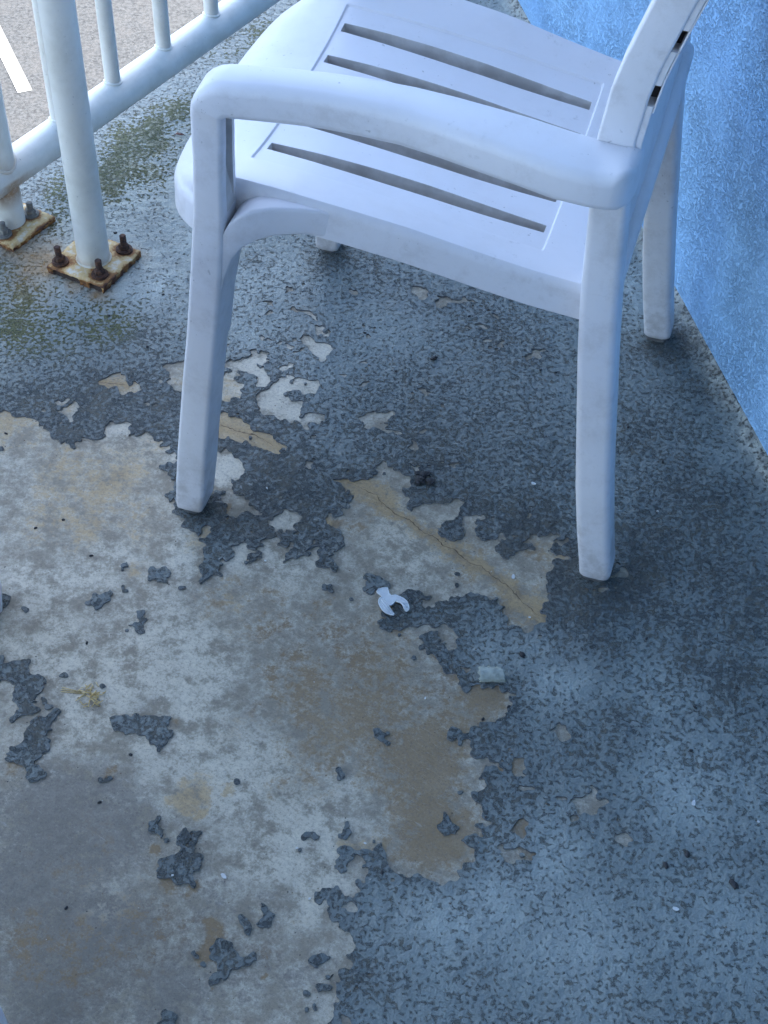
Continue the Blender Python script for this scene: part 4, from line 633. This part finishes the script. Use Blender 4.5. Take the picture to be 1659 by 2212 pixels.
    F_ = [-.238, -.236, -.235, -.224, -.213, -.2045, -.196, -.190, -.184, -.181, -.178, -.176, -.175, -.180, -.1865, -.198, -.207, -.229, -.250]
    R_2 = [-.270, -.2745, -.275, -.265, -.255, -.246, -.238, -.232, -.2255, -.222, -.217, -.213, -.212, -.217, -.223, -.2345, -.2435, -.265, -.284]
    for s in (1, -1):
        bm = bmesh.new(); rings = []
        for z in [.007, .012, .02, .05, .08, .115, .15, .22, .29, .34, .40, .43]:
            f = interp(z, ZB_, F_); r = interp(z, ZB_, R_2); y1 = .2585-.0375*z; k = .004 if z < .0075 else 0
            rings.append([(p[0], s*p[1], z) for p in rrect(r, f, y1-.043+k, y1-k, .0090, 5)])
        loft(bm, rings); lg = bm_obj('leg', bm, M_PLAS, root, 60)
        bm = bmesh.new(); loft(bm, [[(p[0], s*p[1], z) for p in rrect(-.270, -.240, .219, .253, .006, 3)] for z in (.0018, .0072)]); bm_obj('foot_pad', bm, M_PAD, lg, 60)
    def bx(s_, z, off=0.):  # back shell mid surface
        return (interp(z, ZB_, F_)+interp(z, ZB_, R_2))/2-.004-.021*(1-abs(s_)**2.4)-off
    bk = bpy.data.objects.new('backrest', None); link(bk, root)
    for s in (1, -1):
        bm = bmesh.new(); rings = []
        for z in [.4302, .47, .51, .56, .585, .605, .613, .64, .66, .69, .71, .73, .76, .79, .82, .85, .868]:
            f = interp(z, ZB_, F_); r = interp(z, ZB_, R_2); y1 = .2510-.02*z; rings.append([(p[0], s*p[1], z) for p in rrect(r, f, y1-.030-.013*min(max((.56-z)/.10, 0), 1), y1, interp(z, [.50, .585], [.0085, .0032]), 5)])
        loft(bm, rings); bm_obj('side_stile', bm, M_PLAS, bk, 60)
        for za, zb in ((.600, .652), (.674, .709), (.731, .768), (.790, .828), (.850, .868)):
            bm = bmesh.new(); rings = []
            for q in range(5):
                z = za+(zb-za)*q/4; r = interp(z, ZB_, R_2); y1 = .2510-.02*z; rings.append([(p[0], s*p[1], z) for p in rrect(r-.0060, r+.001, y1-.030, y1-.0025, .0012, 3)])
            loft(bm, rings); bm_obj('stile_edge', bm, M_PLAS, bk, 60)
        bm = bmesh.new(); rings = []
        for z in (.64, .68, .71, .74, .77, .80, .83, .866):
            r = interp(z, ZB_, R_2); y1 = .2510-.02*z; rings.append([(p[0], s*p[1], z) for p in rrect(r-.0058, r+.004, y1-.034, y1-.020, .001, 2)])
        loft(bm, rings); bm_obj('stile_web', bm, M_SLOT_SHADE, bk, 60)  # near-black colour stands in for the deep shade of the slot cavities
        bm = bmesh.new(); rings = []
        for z in (.645, .68, .71, .74, .77, .80, .83, .866):
            r = interp(z, ZB_, R_2); y1 = .2510-.02*z; rings.append([(p[0], s*p[1], z) for p in rrect(r-.0078, r-.0060, y1-.034, y1-.0035, .0005, 2)])
        loft(bm, rings); bm_obj('stile_skin', bm, M_PLAS, bk, 60)
    def strip(name, zl, zh, smax, th=.007, nz=3, ns=36):
        bm = bmesh.new(); G = {}
        for side in (0, 1):
            for i in range(ns+1):
                t = (i/ns*2-1)*smax; a, b = zl(t), zh(t)
                for j in range(nz+1):
                    z = a+(b-a)*j/nz; e = .0015 if j in (0, nz) else 0
                    G[side, i, j] = bm.verts.new((bx(t, z)+(th/2-e if side else -th/2+e), t*.232, z))
        for i in range(ns):
            for j in range(nz):
                bm.faces.new((G[0, i, j], G[0, i+1, j], G[0, i+1, j+1], G[0, i, j+1])); bm.faces.new((G[1, i, j], G[1, i, j+1], G[1, i+1, j+1], G[1, i+1, j]))
            bm.faces.new((G[0, i, 0], G[1, i, 0], G[1, i+1, 0], G[0, i+1, 0])); bm.faces.new((G[0, i, nz], G[0, i+1, nz], G[1, i+1, nz], G[1, i, nz]))
        for i in (0, ns):
            for j in range(nz): bm.faces.new((G[0, i, j], G[0, i, j+1], G[1, i, j+1], G[1, i, j]))
        return bm_obj(name, bm, M_PLAS, bk, 35)
    arch = lambda t: .405+.135*(1-abs(t)**2.2)**.8
    strip('back_panel', arch, lambda t: .648, .955, .009, 8, 44)
    zz = .676
    for k in range(3): strip('slat', lambda t, a=zz: a, lambda t, a=zz: a+.034, .955); zz += .0595
    strip('top_rail', lambda t: zz-.0005, lambda t: .868+.018*(1-t*t), .97, .012, 4)
    bm = bmesh.new(); sweep(bm, [(bx(t, arch(t))-.004, t*.232, arch(t)) for t in [(-1+2*i/60)*.97 for i in range(61)]], .0105, 12); bm_obj('back_rim', bm, M_PLAS, bk, None)
    # seat
    colsp = [0, .02, .04, .0585, .0765, .09, .11, .1265, .1445, .160, .1742, .1760, .19, .205, .218, .228, .235]; colsy = [-c for c in colsp[:0:-1]]+colsp
    rows = [-.205, -.195, -.175, -.150, -.1300, -.1284, -.1225, -.1195, -.10, -.08, -.06, -.04, -.02, 0, .02, .04, .06, .08, .10, .12, .14, .16, .18, .1915, .1950, .2010, .2026, .212, .2170, .225, .235, .25, .265, .28, .292, .30, .306, .310]
    zt = lambda x: interp(x, [-.21, -.17, -.13, -.08, -.03, .02, .08, .14, .19, .22, .25, .28, .30, .312], [.4075, .4095, .4130, .4195, .4270, .4350, .4435, .4505, .4545, .4550, .4530, .4475, .4400, .4330])
    hw = lambda x: interp(x, [-.21, -.1, 0, .1, .2, .26, .29, .312], [.218, .225, .231, .2345, .2345, .230, .2235, .214])
    bm = bmesh.new(); G = {}
    def XYZ(xr, yr):
        ay = abs(yr); x = xr; fy = .085*(1-min(ay/.2365, 1)**6.5)**(1/2.6)-.014*(ay/.235)**2
        if xr > .217: x = .217+(xr-.217)*(max(fy, .018))/.093
        y = ay if ay < .18 else .18+(ay-.18)*(hw(x)-.18)/.055
        sw = .0080+.0042*math.sin(math.pi*min(max((xr+.1225)/.3175, 0), 1))
        for c_ in (.0675, .1355):
            if abs(abs(ay-c_)-.009) < 1e-4 and -.1226 < xr < .1951: y = (c_+math.copysign(sw, ay-c_))*interp(xr, [-.13, .20], [.955, 1.])
        z = zt(x if xr < .217 else .217+(xr-.217))+interp(xr, [-.2, 0, .2, .26, .31], [.016, .029, .030, .024, .008])*(ay/.235)**3
        if -.129 < xr < .2018 and ay < .175: z -= .0024
        if ay > .2055: z -= .0035*((ay-.2055)/.0295)**2
        return (x, math.copysign(y, yr), z)
    for i, xr in enumerate(rows):
        for j, yr in enumerate(colsy): G[i, j] = bm.verts.new(XYZ(xr, yr))
    slot = lambda a, b: any(abs((a+b)/2-c) < .006 for c in (.0675, -.0675, .1355, -.1355))
    for i in range(len(rows)-1):
        for j in range(len(colsy)-1):
            xm = (rows[i]+rows[i+1])/2
            if -.1225 < xm < .1950 and slot(colsy[j], colsy[j+1]): continue
            bm.faces.new((G[i, j], G[i+1, j], G[i+1, j+1], G[i, j+1]))
    bm.edges.ensure_lookup_table(); outer = []; inner = []
    for e in bm.edges:
        if len(e.link_faces) == 1:
            m_ = (e.verts[0].co+e.verts[1].co)/2; (inner if (-.126 < m_.x < .198 and abs(m_.y) < .16) else outer).append(e)
    def extr(edges, fn, mi_=0):
        fs0 = set(bm.faces); r = bmesh.ops.extrude_edge_only(bm, edges=edges); vs = [g for g in r['geom'] if isinstance(g, bmesh.types.BMVert)]
        for v in vs: v.co = v.co+Vector(fn(v.co))
        for f in bm.faces:
            if f not in fs0: f.material_index = mi_
        return [g for g in r['geom'] if isinstance(g, bmesh.types.BMEdge) and all(v in vs for v in g.verts)]
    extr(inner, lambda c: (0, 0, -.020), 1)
    def outd(c, k, dz):
        d = Vector((0, 0, 0))
        if abs(c.y) > .16 and c.x < .25: d = Vector((0, math.copysign(1, c.y), 0))
        elif c.x > .2: d = Vector((c.x-.17, c.y*.75, 0)).normalized() if abs(c.y) > .1 else Vector((1, c.y*1.2, 0)).normalized()
        else: d = Vector((-1, 0, 0))
        return (d.x*k, d.y*k, dz)
    e = extr(outer, lambda c: outd(c, .0035, -.0035)); e = extr(e, lambda c: outd(c, .0022, -.0055)); e = extr(e, lambda c: outd(c, .0004, -.0025)); e = extr(e, lambda c: outd(c, .0012, -.030)); e = extr(e, lambda c: outd(c, -.003, -.001))
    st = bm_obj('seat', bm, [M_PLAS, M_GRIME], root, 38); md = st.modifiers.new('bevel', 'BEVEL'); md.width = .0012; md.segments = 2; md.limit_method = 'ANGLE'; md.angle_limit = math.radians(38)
    md = st.modifiers.new('sub', 'SUBSURF'); md.levels = 1; md.render_levels = 1
    # curved brackets joining seat side and front legs
    for s in (1, -1):
        up = [(.2005, .400), (.2003, .4250), (.198, .4380), (.190, .4530), (.180, .4625), (.168, .4680), (.150, .4690), (.120, .4670), (.085, .4635)]
        lo = [(.218, .260), (.2085, .330), (.199, .378), (.190, .405), (.179, .4205), (.165, .4290), (.148, .4335), (.120, .4335), (.085, .4300)]
        bm = bmesh.new(); rings = []
        for q, ((xu, zu), (xl, zl)) in enumerate(zip(up, lo)):
            yq = .2385+(yo(.40)-.0035-.2385)*[1, 1, .98, .93, .84, .70, .50, .22, .0][q]; yi = .2250
            a = Vector((xu, 0, zu)); b = Vector((xl, 0, zl)); d = a-b; L = d.length; d.normalize()
            rings.append([tuple(b+d*p[0]+Vector((0, s*p[1], 0))) for p in rrect(0, L, yi, yq, .004, 3)])
        loft(bm, rings); bm_obj('seat_bracket', bm, M_PLAS, root, 50)
    return root
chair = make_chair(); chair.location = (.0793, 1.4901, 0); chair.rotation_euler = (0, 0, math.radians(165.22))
tag(chair, 'white resin garden chair with slotted seat and arms standing against blue wall', 'chair', 'white resin chairs')
def copy_tree(o, parent=None):
    c = o.copy(); COL.objects.link(c); c.parent = parent; c.matrix_parent_inverse = o.matrix_parent_inverse.copy()
    for ch in list(o.children): copy_tree(ch, c)
    return c
ch2 = copy_tree(chair); ch2.location = (-.660, .771, 0); ch2.rotation_euler = (0, 0, math.radians(12.6))
ch2['label'] = 'white resin chair mostly out of frame, its front feet at the left edge'
# ---------------------------------------------------------------- small things on the floor
def zfloor(x, y):
    i = int(min(max((y-ys[0])/H, 0), len(ys)-1)); j = int(min(max((x-xs[0])/H, 0), len(xs)-1)); return float(Z[i, j]) if F[i, j] > .5 else 0.
def flat_thing(name, outline, z, th, mat, zfn=None, r=.0008):
    P = [Vector((a/1000., b/1000.)) for a, b in outline]; c = sum(P, Vector((0, 0)))/len(P); me = bmesh.new()
    if sum(P[k-1].x*P[k].y-P[k].x*P[k-1].y for k in range(len(P))) < 0: P = P[::-1]
    zf = zfn or (lambda p: 0.); n = len(P); nr = []
    for k in range(n):
        t = (P[(k+1) % n]-P[k-1]).normalized(); nr.append(Vector((t.y, -t.x)))
    lv = [(0, 0), (0, th-r), (-r, th)]; rings = [[me.verts.new((p.x+q.x*o-c.x, p.y+q.y*o-c.y, z_+zf(p))) for p, q in zip(P, nr)] for o, z_ in lv]
    for a, b in zip(rings[:-1], rings[1:]):
        for k in range(n): me.faces.new((a[k], a[(k+1) % n], b[(k+1) % n], b[k]))
    tri = bmesh.ops.triangle_fill(me, use_beauty=True, edges=[me.edges.get((rings[-1][k], rings[-1][(k+1) % n])) for k in range(n)])
    o = bm_obj(name, me, mat, None, 40); o.location = (c.x, c.y, z); return o
o = flat_thing('plastic_clip', CLIP, .0045, .0022, M_CLIP); tag(o, 'small translucent white wishbone-shaped plastic clip on the bare concrete', 'clip')
clipbody = o
cc = Vector((sum(a for a, b in CLIP)/len(CLIP)/1000., sum(b for a, b in CLIP)/len(CLIP)/1000., 0))
# raised ribs and rim on the clip
P = [Vector((a/1000., b/1000., 0))-cc for a, b in CLIP]
bm = bmesh.new(); sweep(bm, [p+Vector((0, 0, .0022)) for p in P+P[:1]], .0007, 6); r_ = bm_obj('rim', bm, M_CLIP, clipbody, None)
for (a, b) in ((11, 20), (12, 19), (13, 18), (29, 38), (30, 37), (31, 36)):
    if b < len(P):
        d = (P[b]-P[a]); bm = bmesh.new(); sweep(bm, [P[a]+d*.1+Vector((0, 0, .0023)), P[a]+d*.9+Vector((0, 0, .0023))], .0007, 6); bm_obj('rib', bm, M_CLIP, clipbody, None)
def curl(p): return 0
# curled chip
P = np.array(CHIP)/1000.; c0 = P.mean(0)
bm = bmesh.new(); G = {}; ax = Vector((1, .03, 0)).normalized(); ay = Vector((-.03, 1, 0))
for i in range(15):
    for j in range(13):
        an = math.radians(25+j*15.5); R0 = .0080+.0002*math.sin(i*.9); wj = .030-.0045*max(0, 4-j)/4+.0012*math.sin(j*1.7); sk = .004*(j/12-.5)
        u = (i/14-.5)*wj+sk+(.0012*math.sin(j*2.1) if i in (0, 14) else 0); jag = .0016*math.sin(i*2.2)+.0012*math.sin(i*4.7) if j == 0 else 0
        G[i, j] = bm.verts.new(Vector((c0[0]+.003, c0[1]-.001, .0028))+ax*u+ay*(R0*math.cos(an)*1.25+jag)+Vector((0, 0, R0*.85*(math.sin(an)+.42))))
for i in range(14):
    for j in range(12): bm.faces.new((G[i, j], G[i+1, j], G[i+1, j+1], G[i, j+1]))
o = bm_obj('paint_chip', bm, M_CHIP, None, 50); md = o.modifiers.new('s', 'SOLIDIFY'); md.thickness = .0009; tag(o, 'pale grey-green curled paint chip lifting off the coating edge', 'paint chip')
def lump(name, x, y, r, mat, seed, flat_=.6, n=9):
    rr = random.Random(seed); bm = bmesh.new(); bmesh.ops.create_icosphere(bm, subdivisions=2 if r > .004 else 1, radius=1)
    for v in bm.verts: k = 1+.45*(rr.random()-.5); v.co = Vector((v.co.x*r*k, v.co.y*r*k*(.6+.0*k), v.co.z*r*flat_*k))
    o = bm_obj(name, bm, mat, None, 60); o.location = (x, y, zfloor(x, y)+r*flat_*.45); o.rotation_euler = (0, 0, rr.random()*6); return o
cr = np.array(CRUMB).mean(0)/1000.
bm = bmesh.new(); rr = random.Random(5)
for k in range(16):
    q = Vector((cr[0]+(rr.random()-.5)*.020, cr[1]+(rr.random()-.5)*.022, .002+.003*rr.random())); s_ = .0018+.003*rr.random(); r2 = bmesh.ops.create_icosphere(bm, subdivisions=1, radius=s_)
    for v in r2['verts']: v.co = Vector((v.co.x*(1+.5*rr.random()), v.co.y*(1+.5*rr.random()), v.co.z*.7))+q
o = bm_obj('tar_crumb', bm, M_BLACK, None, 30); tag(o, 'crumbly black tar lump right of the cracked bare patch', 'debris')
WL = {0: 'tiny white paint speck between the black tar lump and the near rear chair leg', 1: 'tiny white paint speck on bare concrete just above the lower end of the crack'}
for k, (a, b) in enumerate(WHITE):
    x, y = a/1000., b/1000.; big = k in (0, 1, 2, 4, 8); L = .0042 if big else .0019; bm = bmesh.new(); an = rnd.random()*3
    pts = [(L*math.cos(an+t)*(1 if q % 2 else .8), L*.5*math.sin(an+t)) for q, t in enumerate([i*2*math.pi/7 for i in range(7)])]
    ca, sa = math.cos(an), math.sin(an); prism(bm, [(p[0]*ca-p[1]*sa, p[0]*sa+p[1]*ca) for p in pts], 0, .0012); o = bm_obj('paint_speck', bm, M_WHITE, None, 30)
    o.location = (x, y, zfloor(x, y)+.0006); o.rotation_euler = (.12*rnd.random(), .12*rnd.random(), 0); tag(o, 'tiny white paint speck lying loose on the balcony floor', 'paint speck', 'white paint specks scattered on the floor')
    if k in WL: o['label'] = WL[k]
BL = {0: 'small black crumb on the coating below the middle of the chair seat', 2: 'small black crumb on the coating just right of the curled paint chip', 5: 'largest loose dark crumb near the lower right corner of the floor'}
for k, (a, b) in enumerate(BLACK):
    o = lump('dirt_crumb', a/1000., b/1000., [.0055, .003, .0048, .0045, .0045, .0062][k] if k < 6 else .0028, M_BLACK, k+3); tag(o, 'tiny black crumb of dirt lying loose on the balcony floor', 'dirt crumb', 'black dirt crumbs scattered on the floor')
    if k in BL: o['label'] = BL[k]
x, y = LEAF[0][0]/1000., LEAF[0][1]/1000.; bm = bmesh.new(); vs = [bm.verts.new(p) for p in ((-.008, 0, .001), (-.003, .004, .003), (.005, .003, .002), (.009, 0, .001), (.004, -.004, .003), (-.003, -.003, .004))]; bm.faces.new(vs)
o = bm_obj('dead_leaf', bm, M_LEAF, None, None); md = o.modifiers.new('s', 'SOLIDIFY'); md.thickness = .0006; o.location = (x, y, .0035); tag(o, 'small dark red dead leaf on mossy floor behind the chair front leg', 'leaf')
x, y = STRAW[0][0]/1000., STRAW[0][1]/1000.; bm = bmesh.new()
for k in range(46):
    a = rnd.random()*6.28; r = .017*rnd.random()**.7; p = Vector((r*math.cos(a), r*math.sin(a), .0006+.0022*rnd.random())); d = Vector((rnd.random()-.5, rnd.random()-.5, .15*(rnd.random()-.5))).normalized()*(.002+.0035*rnd.random()); tube(bm, p-d, p+d, .0005, 5)
for k in range(3): tube(bm, (-.012, .002+.001*k, .001), (-.036, .004+.003*k, .0008), .0004, 5)
o = bm_obj('straw_tuft', bm, M_STRAW, None, None); o.location = (x, y, 0); tag(o, 'small flattened tuft of yellow straw fibres on bare concrete', 'straw')

# loose grit: too many to count, one object per tone
def grit(name, mat, N, seed, smin, smax, near_edge):
    g = np.random.default_rng(seed); px = g.uniform(-.75, .5, N*6); py = g.uniform(.45, 2.4, N*6)
    dens = samp(edge_far, np.column_stack([px, py])); bz = samp(np.clip(bigblur(bare.astype(float), 8), 0, 1), np.column_stack([px, py]))
    keep = g.uniform(0, 1, N*6) < (np.where((bz > .02) & (bz < .98), 1., .12) if near_edge else .5); d1 = (px-WL_P[0])*WL_N[0]+(py-WL_P[1])*WL_N[1]; d2 = (px-SE_P[0])*SE_N[0]+(py-SE_P[1])*SE_N[1]
    keep &= (d1 < -.01) & (d2 < -.02); px = px[keep][:N]; py = py[keep][:N]; n = len(px); P = np.column_stack([px, py]); z = np.where(samp(F, P) > .5, samp(Z, P), 0)
    sz = g.uniform(smin, smax, n)**1.0; V = []; base = np.array([(1, 0, 0), (-.5, .86, 0), (-.5, -.86, 0), (0, 0, .9)])
    a = g.uniform(0, 6.28, n); st = g.uniform(.5, 1.6, n); ca, sa = np.cos(a), np.sin(a); out = np.zeros((n, 4, 3))
    for k, (bx_, by_, bz_) in enumerate(base):
        x = bx_*sz*st; y = by_*sz; out[:, k, 0] = px+x*ca-y*sa; out[:, k, 1] = py+x*sa+y*ca; out[:, k, 2] = z+bz_*sz*.8
    I = np.arange(n)[:, None]*4; fl = np.concatenate([(I+np.array(t)).reshape(-1, 3) for t in ((0, 1, 3), (1, 2, 3), (2, 0, 3))]).ravel()
    tag(mesh_np(name, out.reshape(-1, 3), fl, np.full(3*n, 3), [mat], None, smooth=False), kind='stuff')
grit('dark_grit', M_BLACK, 420, 3, .0005, .0013, True)
grit('brown_grit', mat_simple('brown_grit', (.12, .08, .05), (.22, .16, .10), 200, .9), 380, 4, .0005, .0014, True)
grit('pale_grit', mat_simple('pale_grit', (.45, .44, .40), (.60, .58, .52), 200, .8), 260, 5, .0004, .0011, False)
